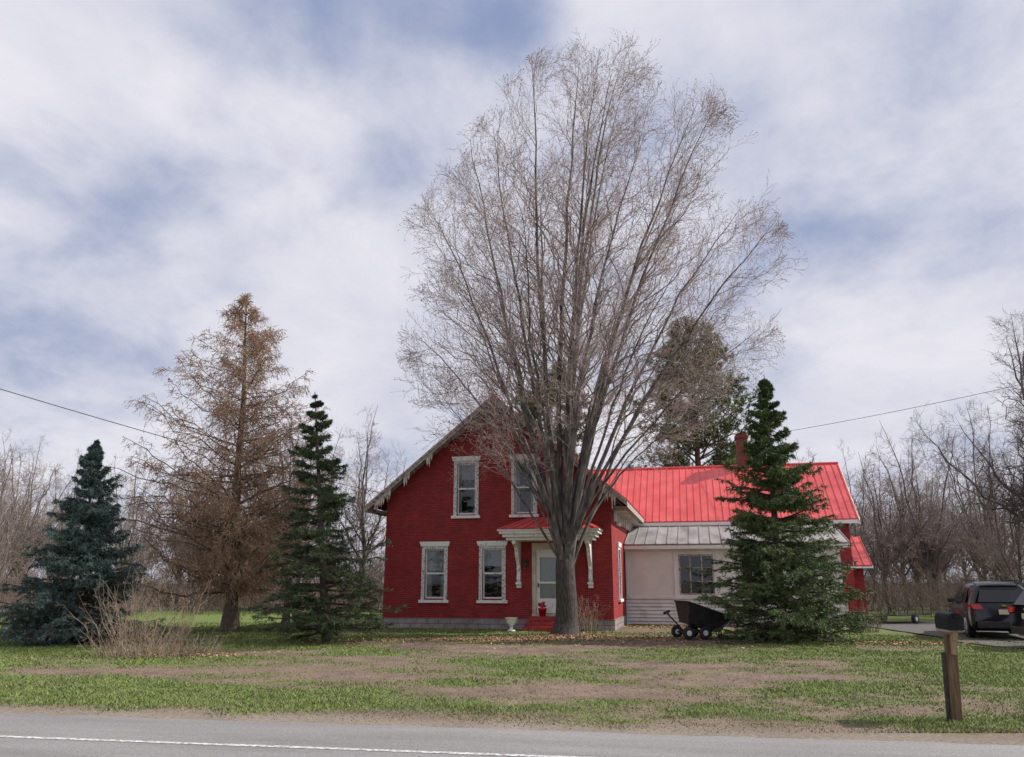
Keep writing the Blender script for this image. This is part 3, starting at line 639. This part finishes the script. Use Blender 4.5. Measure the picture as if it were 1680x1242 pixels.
# --- larch
rg=np.random.default_rng(31); Ht=11.9; K=14; z=np.linspace(0,Ht,K)
T=np.stack([-.35*z/Ht+.04*np.sin(z),0*z,z],1)[None]; TR=np.interp(z,[0,.4,2,Ht],[.34,.24,.18,.008])[None]
def lf(pos,d,t,rg):
    z=pos[:,2]; r=np.interp(z,[1.2,2,3.5,5.5,7.5,9,10.5,11.8],[3.3,3.9,4.1,3.7,2.9,2.0,.95,.05]); s=1-.10*d[:,0]
    return r*s*rg.uniform(.70,1.05,len(pos))
P1,R1=children(T,TR,190,.10,.985,62,92,1,9,rg,up=.10,lfun=lf,rscale=.22,rmin=.008,jit=.025,tpow=1.3)
ll=np.linalg.norm(P1[:,-1]-P1[:,0],axis=1)
LL=np.repeat(ll[:,None],23,axis=1)
P2,R2=children(P1,R1,23,.08,1.,35,78,.9,5,rg,up=-.24,rscale=.5,rmin=.0055,jit=.06,lfun=lambda p,d,t,rg:(.04+LL.ravel()*.30*(1.2-t))*rg.uniform(.6,1.2,len(p)))
P3,R3=children(P2,R2,8,.1,1.,30,70,.34,3,rg,up=-.3,rscale=.6,rmin=.0045,jit=.08)
kp=rg.random(len(P3))<np.clip(1.5-P3[:,0,2]/9.5,.12,1); P3=P3[kp];R3=R3[kp]
e=empty('larch_tree',(-9.35,27.6,0),'bare orange-brown larch with feathery drooping twigs','tree')
np_mesh('trunk',*tubes(T,TR,14),M['larchbark'],e,smooth=True)
cr=np_mesh('crown',*tubes(P1,R1,5),M['larchbark'],e)
np_mesh('twigs',*merge([tubes(P2,R2,3),tubes(P3,R3,3)]),M['larch'],cr)
np_mesh('buds',*needles(P3,3,rg,.055,.024,30,80),M['larch'],cr)
# --- generic bare trees
def bare(seed,Ht,rad,z0,ns=9,n2=14,n3=8,n4=5,l2=2.2,tr=.2,th=None,spread=1.0,rm=.012,K2=7,gn=1.):
    rg=np.random.default_rng(seed); th=th or z0
    zk=np.array([0,z0,z0+(Ht-z0)*.2,z0+(Ht-z0)*.5,z0+(Ht-z0)*.8,Ht]); rk=np.array([0,.2,.75,1,.7,.05])*rad
    def env(e):
        a=np.arctan2(e[:,1],e[:,0]); return np.hypot(e[:,0],e[:,1])<np.interp(e[:,2],zk,rk,right=-1)*(1+.15*np.sin(2*a+seed)+.1*np.sin(5*a+e[:,2]))
    K=8; z=np.linspace(0,th+.4,K); T=np.cumsum(np.concatenate([np.zeros((1,3)),np.stack([rg.normal(size=K-1)*.04*Ht/10,rg.normal(size=K-1)*.04*Ht/10,np.diff(z)],1)]),0)[None]
    TR=np.interp(z,[0,.3,th+.4],[tr*1.4,tr,tr*.75])[None]; top=T[0,-1]
    ang=np.arange(ns)*2.4+rg.random(ns)*.5; fr=(np.arange(ns)+.5)/ns; ze=Ht*.97-(Ht-z0)*.62*fr; re=np.interp(ze,zk,rk)*np.where(fr<.12,.2,.85)
    E=np.stack([re*np.cos(ang),re*np.sin(ang),ze],1); S=np.repeat(top[None],ns,0)-np.array([0,0,1.])*rg.random((ns,1))*th*.35
    C=S+np.array([0,0,1.])*(E[:,2:3]-S[:,2:3])*.35+(E-S)*[[.35*spread,.35*spread,0]]
    P1=bez(S,C,E,12); P1+=np.cumsum(rg.normal(size=P1.shape)*.085*gn*Ht/12,axis=1)*np.linspace(0,1,12)[None,:,None]**.5
    s=np.linspace(0,1,12)[None]; R1=tr*.6*(1-.5*fr[:,None])*(1-s)**.9+rm
    P2,R2=children(P1,R1,n2,.12,.98,25,60,l2,K2,rg,up=.12,env=env,rscale=.5,rmin=rm,jit=.07*gn)
    P3,R3=children(P2,R2,n3,.12,1.,25,60,l2*.4,4,rg,up=.12,env=env,rscale=.6,rmin=rm*.7,jit=.08*gn)
    P4,R4=children(P3,R3,n4,.15,1.,20,60,l2*.18,3,rg,up=.08,env=env,rscale=.7,rmin=rm*.5,jit=.08)
    return merge([tubes(T,TR,10),tubes(P1,R1,6)]),merge([tubes(P2,R2,4),tubes(P3,R3,3),tubes(P4,R4,3)])
def add_bare(name,base,label,par,group=None,rz=0,m=('bgbark','bgtwig')):
    e=empty(name,base,label,'tree',group,rz); np_mesh('trunk',*par[0],M[m[0]],e,smooth=True); np_mesh('crown',*par[1],M[m[1]],e); return e
add_bare('bare_tree',(24.0,36,0),'large spreading bare tree with crooked limbs beside the drive',bare(41,15.2,5.2,3.0,13,17,9,6,2.6,.26,3.4,1.5,.006,gn=1.7),m=('gnarl','gnarl'))
add_bare('bare_tree',(-22.5,29,0),'bare grey tree at the edge of the lawn',bare(42,10.5,4.0,2.4,10,14,8,5,2.,.2,2.6,1.3,.006))
add_bare('bare_tree',(-8.3,30.5,0),'slender bare tree standing just beyond the larch',bare(43,8.0,2.2,2.6,8,12,7,4,1.5,.14,2.6,1.,.006))
vars_=[bare(50+i,10.5+rg.random()*2,3.2+rg.random()*1.2,1.8+1.3*rg.random(),9,12,7,4,2.1,.14,None,1.2,.008,gn=1.6) for i in range(5)]
G='bare deciduous trees along the wood edge'; LB='bare grey-brown deciduous tree at the wood edge'
protos=[]
rg=np.random.default_rng(77)
def place():
    out=[]
    for k in range(104):
        y=rg.uniform(46,78); lim=.72*y+4; x=rg.uniform(-lim,lim); s=rg.uniform(.62,1.05)
        if x/y>-.30 and x/y<.30: s*=.75
        out.append((x,y,s))
    out+=[(-9.5,52,1.2),(-13,50,1.05),(24,40,.72),(26.5,44,.8),(21.5,47,.95),(28,42,.7),(29.5,50,1.05),(19,45,.8),(-25,40,.75),(-28,44,.85),(-30,50,1.05),(-22,46,.75),(16.8,46,.85),(31,46,1.0),(22.9,37,.55)]
    return out
for i,(x,y,s) in enumerate(place()):
    v=i%5; rz=rg.random()*6.28
    if i<5:
        e=add_bare('bare_tree',(x,y,-.05),LB,vars_[v],G,rz); e.scale=(s,s,s*rg.uniform(.9,1.1)); protos.append(e)
    else:
        src=protos[v]; e=src.copy(); e.location=(x,y,-.05); e.rotation_euler=(0,0,rz); e.scale=(s,s,s*rg.uniform(.9,1.12)); scene.collection.objects.link(e)
        for c in src.children:
            c2=c.copy(); scene.collection.objects.link(c2); c2.parent=e
def stems(N,xr,yr,h0,h1,rg,r=.012,spread=.35):
    x=rg.uniform(xr[0],xr[1],N); y=rg.uniform(yr[0],yr[1],N); b=np.stack([x,y,0*x],1); d=nrm(np.concatenate([rg.normal(size=(N,2))*spread,np.ones((N,1))],1)); L=rg.uniform(h0,h1,N)*(.3+1.3*vn(x,y,.18,20))
    s=np.linspace(0,1,4)[None,:,None]; P=b[:,None]+d[:,None]*L[:,None,None]*s+rg.normal(size=(N,4,3))*.09*L[:,None,None]*s
    R=np.tile(r*np.array([1,.8,.55,.3]),(N,1)); return P,R
def brush(name,N,xr,yr,h0,h1,rg,r,mat,n2=5,l2=.8,n3=4):
    P,R=stems(N,xr,yr,h0,h1,rg,r,.5); P2,R2=children(P,R,n2,.2,1,25,70,l2,3,rg,up=.1,rscale=.6,rmin=r*.35)
    pp=[tubes(P,R,3),tubes(P2,R2,3)]
    if n3: P3,R3=children(P2,R2,n3,.2,1,25,70,l2*.45,3,rg,up=.1,rscale=.7,rmin=r*.3); pp.append(tubes(P3,R3,3))
    return np_mesh(name,*merge(pp),mat)
o=brush('brush_thicket',3200,(-62,62),(50,74),1.2,4.4,rg,.024,M['brush'],6,1.2,3); o['kind']='stuff'
o=brush('brush_thicket',800,(-34,-17),(31,44),1.0,3.0,rg,.013,M['brush'],6,.8,4); o['kind']='stuff'
o=brush('brush_thicket',600,(19,38),(38,50),1.0,3.2,rg,.013,M['brush'],6,.9,4); o['kind']='stuff'
o=brush('brush_thicket',400,(-17,-6),(42,50),.8,2.4,rg,.013,M['brush'],6,.8,4); o['kind']='stuff'
def shrub(name,base,label,N,rad,h0,h1,mat,seed,spread=.35,n2=5,l2=.35,n3=3,r=.007):
    rg=np.random.default_rng(seed); a=rg.random(N)*6.28; rr=rad*np.sqrt(rg.random(N)); b=np.stack([rr*np.cos(a)*1.2,rr*np.sin(a)*.7,0*a],1)
    d=nrm(np.stack([np.cos(a)*rr/rad*spread+rg.normal(size=N)*.2,np.sin(a)*rr/rad*spread+rg.normal(size=N)*.2,np.ones(N)],1)); L=rg.uniform(h0,h1,N)
    s=np.linspace(0,1,5)[None,:,None]; P=b[:,None]+d[:,None]*L[:,None,None]*s+rg.normal(size=(N,5,3))*.04*L[:,None,None]*s
    R=np.tile(r*np.array([1,.85,.7,.5,.35]),(N,1)); P2,R2=children(P,R,n2,.25,1,20,55,l2,4,rg,up=.05,rscale=.7,rmin=.0025)
    P3,R3=children(P2,R2,n3,.2,1,20,55,l2*.4,3,rg,rscale=.7,rmin=.002)
    o=np_mesh(name,*merge([tubes(P,R,4),tubes(P2,R2,3),tubes(P3,R3,3)]),mat); o.location=base; return tag(o,label,'shrub')
shrub('dry_shrub',(-8.5,19.2,0),'low leafless shrub with dry tan stalks on the lawn',80,.8,.4,1.85,M['dry'],61,.5,r=.007)
shrub('dry_shrub',(-7.9,18.7,0),'clump of short dry stalks at the shrub foot',230,1.15,.12,.55,M['dry'],62,.5,3,.15,2)
shrub('dry_shrub',house_pt(7.6,-.7),'small leafless shrub against the red brick wall',26,.25,.7,1.25,M['dry'],63,.35,5,.3)
shrub('dry_shrub',(11.6,27.5,0),'low tan bush at the corner of the drive',60,.4,.4,.95,M['brush'],64,.4)

# ------------------------------------------------------------ mailbox
mbx=empty('mailbox',(5.26,10.15,0),'black metal mailbox on a weathered wooden post by the road','mailbox',rz=math.radians(-10))
mb=MB(); mb.beam((.0,0,-.1),(.055,0,.98),.115,.115); mb.obj('post',M['wood'],mbx,bevel=.008)
mb=MB(); mb.beam((-.078,.0,-.05),(-.045,0,.78),.025,.04); mb.obj('stake',M['steel'],mbx)
mb=MB(); mb.beam((.045,-.08,.76),(.06,-.08,1.02),.10,.04); mb.box(-.03,.15,-.22,.22,1.02,1.045); mb.prism([(.03,-.2,1.02),(.03,-.10,1.02),(.03,-.10,.86)],(.06,0,0)); mb.obj('bracket',M['wood2'],mbx,bevel=.004)
mb=MB(); pr=[(-.082,0),(-.082,.115)]+[(-.082*math.cos(a),.115+.082*math.sin(a)) for a in np.linspace(.25,math.pi-.25,9)]+[(.082,.115),(.082,0)]
mb.prism([(x+.06,-.24,1.048+z) for x,z in pr],(0,.48,0)); bo=mb.obj('box',M['boxmetal'],mbx,bevel=.004)
mb=MB(); mb.prism([(x*1.05+.06,-.252,1.045+z*1.02) for x,z in pr],(0,.012,0)); mb.box(.04,.08,-.275,-.252,1.19,1.205); mb.obj('door',M['boxmetal'],bo)
mb=MB(); mb.box(.146,.152,-.12,-.1,1.12,1.25); mb.box(.146,.152,-.12,-.04,1.21,1.26); mb.obj('flag',M['tail'],bo)

# ------------------------------------------------------------ car
def make_car(loc,rz,label,sc):
    C=empty('parked_car',loc,label,'car',rz=rz,scale=sc)
    def ring(ys,w,belt,roof,rw,zb):
        half=[(0,zb),(w*.9,zb),(w*.985,zb+.12),(w,.66),(w*.985,.9),(w*.955,belt),(rw+.05,roof-.14),(rw-.05,roof-.04),(rw-.22,roof),(0,roof+.015)]
        if not hasattr(ys,'__len__'): ys=[ys]*8
        ys=[ys[0],ys[1],ys[2],ys[3],(ys[3]*.6+ys[4]*.4),ys[4],ys[5],(ys[5]+ys[6])/2,ys[6],ys[7]]
        L=[(x,y,z) for (x,z),y in zip(half,ys)]; R=[(-x,y,z) for (x,y,z) in L[1:-1]][::-1]
        return L+R
    S=[ring([.12,.12,.04,.0,.10,.38,.44,.40],.80,1.02,1.56,.58,.32),
       ring([.2,.2,.13,.10,.20,.50,.54,.52],.885,1.04,1.61,.64,.26),
       ring([.5,.5,.5,.5,.6,.8,.8,.8],.92,1.04,1.655,.66,.22),
       ring(1.5,.925,1.02,1.67,.67,.22),ring(2.3,.925,1.0,1.65,.67,.22),
       ring([2.9,2.9,2.9,2.9,3.0,2.75,2.72,2.7],.92,.99,1.60,.65,.22),
       ring([3.4,3.4,3.4,3.4,3.4,3.38,3.4,3.5],.915,.98,1.10,.76,.22),
       ring([4.2,4.2,4.2,4.2,4.2,4.2,4.2,4.25],.90,.88,.98,.72,.22),
       ring([4.55,4.55,4.6,4.62,4.55,4.5,4.5,4.52],.80,.74,.84,.6,.28)]
    mb=MB(); n=18; pts=[p for r in S for p in r]; F=[]
    for k in range(len(S)-1):
        for i in range(n): F.append((k*n+i,k*n+(i+1)%n,(k+1)*n+(i+1)%n,(k+1)*n+i))
    F+= [tuple(range(n)),tuple(range((len(S)-1)*n,len(S)*n))[::-1]]
    mb.add(pts,F); body=mb.obj('body',M['car'],C,True,bevel=.02)
    mb=MB()
    mb.add([(-.66,.085,1.07),(.66,.085,1.07),(.52,.335,1.45),(-.52,.335,1.45)],[(0,1,2,3)]); mb.obj('rear_window',M['carglass'],body)
    for sx in(-1,1):
        mb=MB()
        for y0,y1,t0,t1 in((.62,1.25,.92,1.25),(1.33,2.15,1.33,2.12),(2.23,3.15,2.2,2.78)):
            mb.poly([(sx*.912,y0,1.06),(sx*.912,y1,1.05),(sx*.735,t1,1.49),(sx*.735,t0,1.49)])
        mb.obj('side_window',M['carglass'],body)
        mb=MB(); mb.prism([(sx*.56,-.02,.88),(sx*.82,.0,.86),(sx*.86,.04,1.01),(sx*.62,.05,1.01)],(0,.06,0)); mb.prism([(sx*.80,.0,.87),(sx*.91,.2,.92),(sx*.91,.2,.98),(sx*.83,.05,1.01)],(-sx*.03,0,0)); mb.obj('tail_light',M['tail'],body)
        mb=MB(); mb.beam((sx*.58,.7,1.69),(sx*.58,2.5,1.70),.04,.04); mb.obj('roof_rail',M['black'],body)
        mb=MB(); mb.box(min(sx*.92,sx*1.08),max(sx*.92,sx*1.08),2.85,2.97,1.0,1.14); mb.obj('mirror',M['car'],body,bevel=.02)
        for y in(.88,3.72):
            mb=MB(); mb.lathe([(.25,-.1),(.33,-.11),(.355,-.07),(.355,.07),(.33,.11),(.25,.1)],28,(sx*.84,y,.355),'x'); wh=mb.obj('wheel',M['rubber'],C,True)
            mb=MB(); mb.lathe([(.05,.0),(.235,.0),(.245,.02)] if sx<0 else [(.245,-.02),(.235,0),(.05,0)],20,(sx*.95,y,.355),'x')
            for k in range(5):
                a=k*1.2566; mb.beam((sx*.955,y,.355),(sx*.955,y+.22*math.cos(a),.355+.22*math.sin(a)),.05,.02,up=(1,0,0))
            mb.obj('rim',M['rim'],wh)
            mb=MB(); mb.lathe([(.40,-.02),(.41,.0),(.40,.02)],24,(sx*.915,y,.37),'x'); mb.obj('wheel_arch',M['black'],body)
    mb=MB(); mb.box(-.76,.76,-.03,.08,.32,.52); mb.obj('bumper',M['black'],body,bevel=.02)
    mb=MB(); mb.box(-.48,.48,.28,.38,1.53,1.565); mb.obj('spoiler',M['black'],body)
    mb=MB(); mb.box(-.16,.16,-.015,.02,.72,.86); mb.obj('licence_plate',M['plate'],body)
    mb=MB(); mb.box(-.08,.08,-.0,.06,.955,.985); mb.box(-.03,.03,-.002,.06,.94,1.0); mb.obj('emblem',M['gold'],body)
    return C
make_car((13.85,23.3,.035),math.radians(-20),'dark crossover parked on the gravel drive, rear showing',.95)
make_car((12.62,20.4,.035),math.radians(-93),'dark car at the drive edge, only its tail end showing',.95)

# ------------------------------------------------------------ garden cart
gc=empty('garden_cart',(5.42,24.2,.02),'black tipping garden cart parked on leaf litter','garden cart',rz=math.radians(12),scale=1.25)
mb=MB()
def loft(mb,b,t,th=.02):
    q=b+t; mb.add(q,[(0,3,2,1),(0,1,5,4),(1,2,6,5),(2,3,7,6),(3,0,4,7)])
R=Matrix.Rotation(math.radians(17),4,'Y')
def TT(x,y,z):
    v=R@Vector((x,y,z)); return (v.x,v.y,v.z+.31)
mb.T=TT
b=[(-.36,-.26,-.06),(.36,-.26,-.06),(.36,.26,-.06),(-.36,.26,-.06)]; t=[(-.52,-.40,.38),(.64,-.40,.36),(.64,.40,.36),(-.52,.40,.38)]
loft(mb,b,t); loft(mb,[(x*.95,y*.95,z+.02) for x,y,z in b],[(x*.96,y*.96,z) for x,y,z in t])
for i in range(4): mb.beam(t[i],t[(i+1)%4],.05,.03)
mb.beam((-.47,-.385,.30),(-.36,-.275,.0),.03,.03); mb.beam((0,-.39,.32),(0,-.27,.0),.03,.03); mb.beam((.58,-.39,.30),(.37,-.27,.0),.03,.03)
mb.obj('tub',M['black'],gc)
mb=MB(); mb.tube((-.4,-.2,.17),(.45,-.2,.17),.018); mb.tube((-.4,.2,.17),(.45,.2,.17),.018); mb.tube((0,-.3,.14),(0,.3,.14),.018); mb.tube((-.40,-.3,.14),(-.40,.3,.14),.018)
mb.tube((-.4,0,.2),(-.78,0,.58),.018); mb.tube((-.78,-.12,.58),(-.78,.12,.58),.02); mb.tube((.45,-.2,.17),(.66,-.2,.44),.015); mb.tube((.45,.2,.17),(.66,.2,.44),.015); mb.beam((-.4,0,.17),(-.1,0,.35),.04,.04)
mb.tube((.40,-.2,.17),(.40,-.2,.0),.015); mb.tube((.40,.2,.17),(.40,.2,.0),.015)
mb.obj('frame',M['steel'],gc)
mb=MB(); mb.tube((-.85,.0,.56),(-.70,.0,.62),.028); mb.obj('grip',M['rubber'],gc,True)
for x in(-.40,.0):
    for y in(-.33,.33):
        mb=MB(); mb.T=lambda a,b_,c,x=x,y=y:(x+b_,y+a,.14+c)
        mb.lathe([(.07,-.035),(.12,-.04),(.14,-.02),(.14,.02),(.12,.04),(.07,.035)],20,(0,0,0),'x'); wh=mb.obj('wheel',M['rubber'],gc,True)
        mb=MB(); mb.T=lambda a,b_,c,x=x,y=y:(x+b_,y+a,.14+c); mb.lathe([(.02,-.045),(.06,-.042),(.06,.042),(.02,.045)],14,(0,0,0),'x'); mb.obj('hub',M['hub'],wh)
# trailer
tl=empty('utility_trailer',(15.6,33.2,.0),'low black utility trailer with rails parked beyond the house','trailer',rz=math.radians(35),scale=.8)
mb=MB(); mb.box(-1.5,1.5,-.7,.7,.40,.46)
for y in(-.7,.7):
    mb.beam((-1.5,y,.8),(1.5,y,.8),.03,.03)
    for x in(-1.48,-.7,0,.7,1.48): mb.beam((x,y,.45),(x,y,.8),.03,.03)
mb.beam((1.5,0,.43),(2.5,0,.4),.08,.08); mb.obj('bed',M['steel'],tl)
for y in(-.82,.82):
    mb=MB(); mb.T=lambda a,b_,c,y=y:(b_-.3,y+a,.25+c); mb.lathe([(.13,-.07),(.22,-.08),(.25,-.05),(.25,.05),(.22,.08),(.13,.07)],20,(0,0,0),'x'); wh=mb.obj('wheel',M['rubber'],tl,True)
    mb=MB(); mb.T=lambda a,b_,c,y=y:(b_-.3,y+a,.25+c); mb.lathe([(.03,-.09),(.1,-.085),(.1,.085),(.03,.09)],14,(0,0,0),'x'); mb.obj('rim',M['hub'],wh)
def wire(name,a,b,sag,label):
    s=np.linspace(0,1,40); P=(np.array(a)[None]*(1-s[:,None])+np.array(b)[None]*s[:,None]); P[:,2]-=sag*4*s*(1-s)
    o=np_mesh(name,*tubes(P[None],np.full((1,40),.010),5),M['steel']); tag(o,label,'power line')
wire('power_line',(-14.4,7.0,6.35),(-4.55,30.0,4.75),.28,'thin sagging service wire running to the house gable')
wire('power_line',(24.2,26,9.75),(11.1,37.9,8.3),.25,'thin service wire running over the red roof')

# ------------------------------------------------------------ camera, light, sky
cam=bpy.data.cameras.new('camera'); co=bpy.data.objects.new('camera',cam); scene.collection.objects.link(co)
co.location=(0,0,1.6); co.rotation_euler=(math.radians(90+14.34),0,0); cam.lens=28; cam.sensor_width=36; cam.clip_end=3000; scene.camera=co
az=math.atan2(.985,.10); el=math.radians(40)
sd=Vector((math.sin(az)*math.cos(el),math.cos(az)*math.cos(el),math.sin(el)))
sl=bpy.data.lights.new('sun','SUN'); sl.energy=5.0; sl.angle=math.radians(.5); sl.color=(1,.94,.86)
so=bpy.data.objects.new('sun',sl); scene.collection.objects.link(so); so.rotation_euler=sd.to_track_quat('Z','Y').to_euler()
w=bpy.data.worlds.new('World'); scene.world=w; w.use_nodes=True; nt=w.node_tree; N=nt.nodes; L=nt.links
bg=N['Background']; bg.inputs['Strength'].default_value=.1
sky=N.new('ShaderNodeTexSky'); sky.sky_type='NISHITA'; sky.sun_disc=False; sky.sun_elevation=el; sky.sun_rotation=az
tc=N.new('ShaderNodeTexCoord'); nv=N.new('ShaderNodeVectorMath'); nv.operation='NORMALIZE'; L.new(tc.outputs['Generated'],nv.inputs[0])
sp=N.new('ShaderNodeSeparateXYZ'); L.new(nv.outputs[0],sp.inputs[0])
def mth(op,a,b=None,c=None,clamp=False):
    m=N.new('ShaderNodeMath'); m.operation=op; m.use_clamp=clamp
    for i,v in enumerate((a,b,c)):
        if v is None: continue
        if isinstance(v,(int,float)): m.inputs[i].default_value=v
        else: L.new(v,m.inputs[i])
    return m.outputs[0]
zz=mth('ADD',mth('MAXIMUM',sp.outputs[2],0),.30)
cb=N.new('ShaderNodeCombineXYZ'); L.new(mth('DIVIDE',sp.outputs[0],zz),cb.inputs[0]); L.new(mth('DIVIDE',sp.outputs[1],zz),cb.inputs[1])
def nz(scale,det,rough,dist,off,st=(1,1,1),rot=0):
    mp=N.new('ShaderNodeMapping'); mp.inputs['Location'].default_value=off; mp.inputs['Scale'].default_value=st; mp.inputs['Rotation'].default_value=(0,0,rot); L.new(cb.outputs[0],mp.inputs[0])
    n=N.new('ShaderNodeTexNoise'); n.inputs['Scale'].default_value=scale; n.inputs['Detail'].default_value=det; n.inputs['Roughness'].default_value=rough; n.inputs['Distortion'].default_value=dist
    L.new(mp.outputs[0],n.inputs[0]); return n.outputs['Fac']
n1=nz(1.6,9,.50,.25,(3.1,1.7,0),(1,.9,1),.5)
n2=nz(5.5,9,.58,.2,(7,2,0),(1,.85,1),.6)
cl=mth('ADD',mth('MULTIPLY',n1,.6),mth('MULTIPLY',n2,.40))
# clear breaks in the cloud deck: (azimuth deg, elevation deg, half-width deg, half-height deg, amount)
gaps=[(0.5,38.5,4.5,4,.20),(-8,40.5,8,3,.13),(-24,38,9,5,.09),(-9,28,10,2.6,.11),(-25,25,11,3,.09),(28,22,9,2.2,.13),(18,30,4,4,.10),(31,33,8,4,.06),(-28,14,8,3,.08),(8,25,4,7,.04)]
acc=None
azn=mth('MULTIPLY',mth('ARCTAN2',sp.outputs[0],sp.outputs[1]),57.2958); eln=mth('MULTIPLY',mth('ARCSINE',sp.outputs[2]),57.2958)
for a,e_,wa,we,am in gaps:
    da=mth('DIVIDE',mth('SUBTRACT',azn,float(a)),float(wa)); de=mth('DIVIDE',mth('SUBTRACT',eln,float(e_)),float(we))
    q=mth('ADD',mth('MULTIPLY',da,da),mth('MULTIPLY',de,de)); gg=mth('MULTIPLY',mth('POWER',2.718,mth('MULTIPLY',q,-1.0)),am)
    acc=gg if acc is None else mth('ADD',acc,gg)
cl=mth('SUBTRACT',cl,acc)
mr=N.new('ShaderNodeMapRange'); mr.interpolation_type='SMOOTHSTEP'; mr.inputs['From Min'].default_value=.23; mr.inputs['From Max'].default_value=.57; L.new(cl,mr.inputs['Value'])
n3=nz(2.6,8,.6,.3,(1,9,0),(1,.9,1),.4)
cr=N.new('ShaderNodeValToRGB'); cr.color_ramp.elements[0].position=.34; cr.color_ramp.elements[1].position=.62
cr.color_ramp.elements[0].color=(6.4,6.55,7.6,1); cr.color_ramp.elements[1].color=(8.1,8.0,8.7,1); L.new(n3,cr.inputs[0])
skc=N.new('ShaderNodeMix'); skc.data_type='RGBA'; skc.inputs[0].default_value=.88; L.new(sky.outputs[0],skc.inputs[6]); skc.inputs[7].default_value=(2.9,3.55,5.6,1)
mx=N.new('ShaderNodeMix'); mx.data_type='RGBA'; L.new(mr.outputs[0],mx.inputs[0]); L.new(skc.outputs[2],mx.inputs[6]); L.new(cr.outputs[0],mx.inputs[7])
L.new(mx.outputs[2],bg.inputs['Color'])
scene.view_settings.view_transform='Standard'; scene.view_settings.look='None'; scene.view_settings.exposure=0
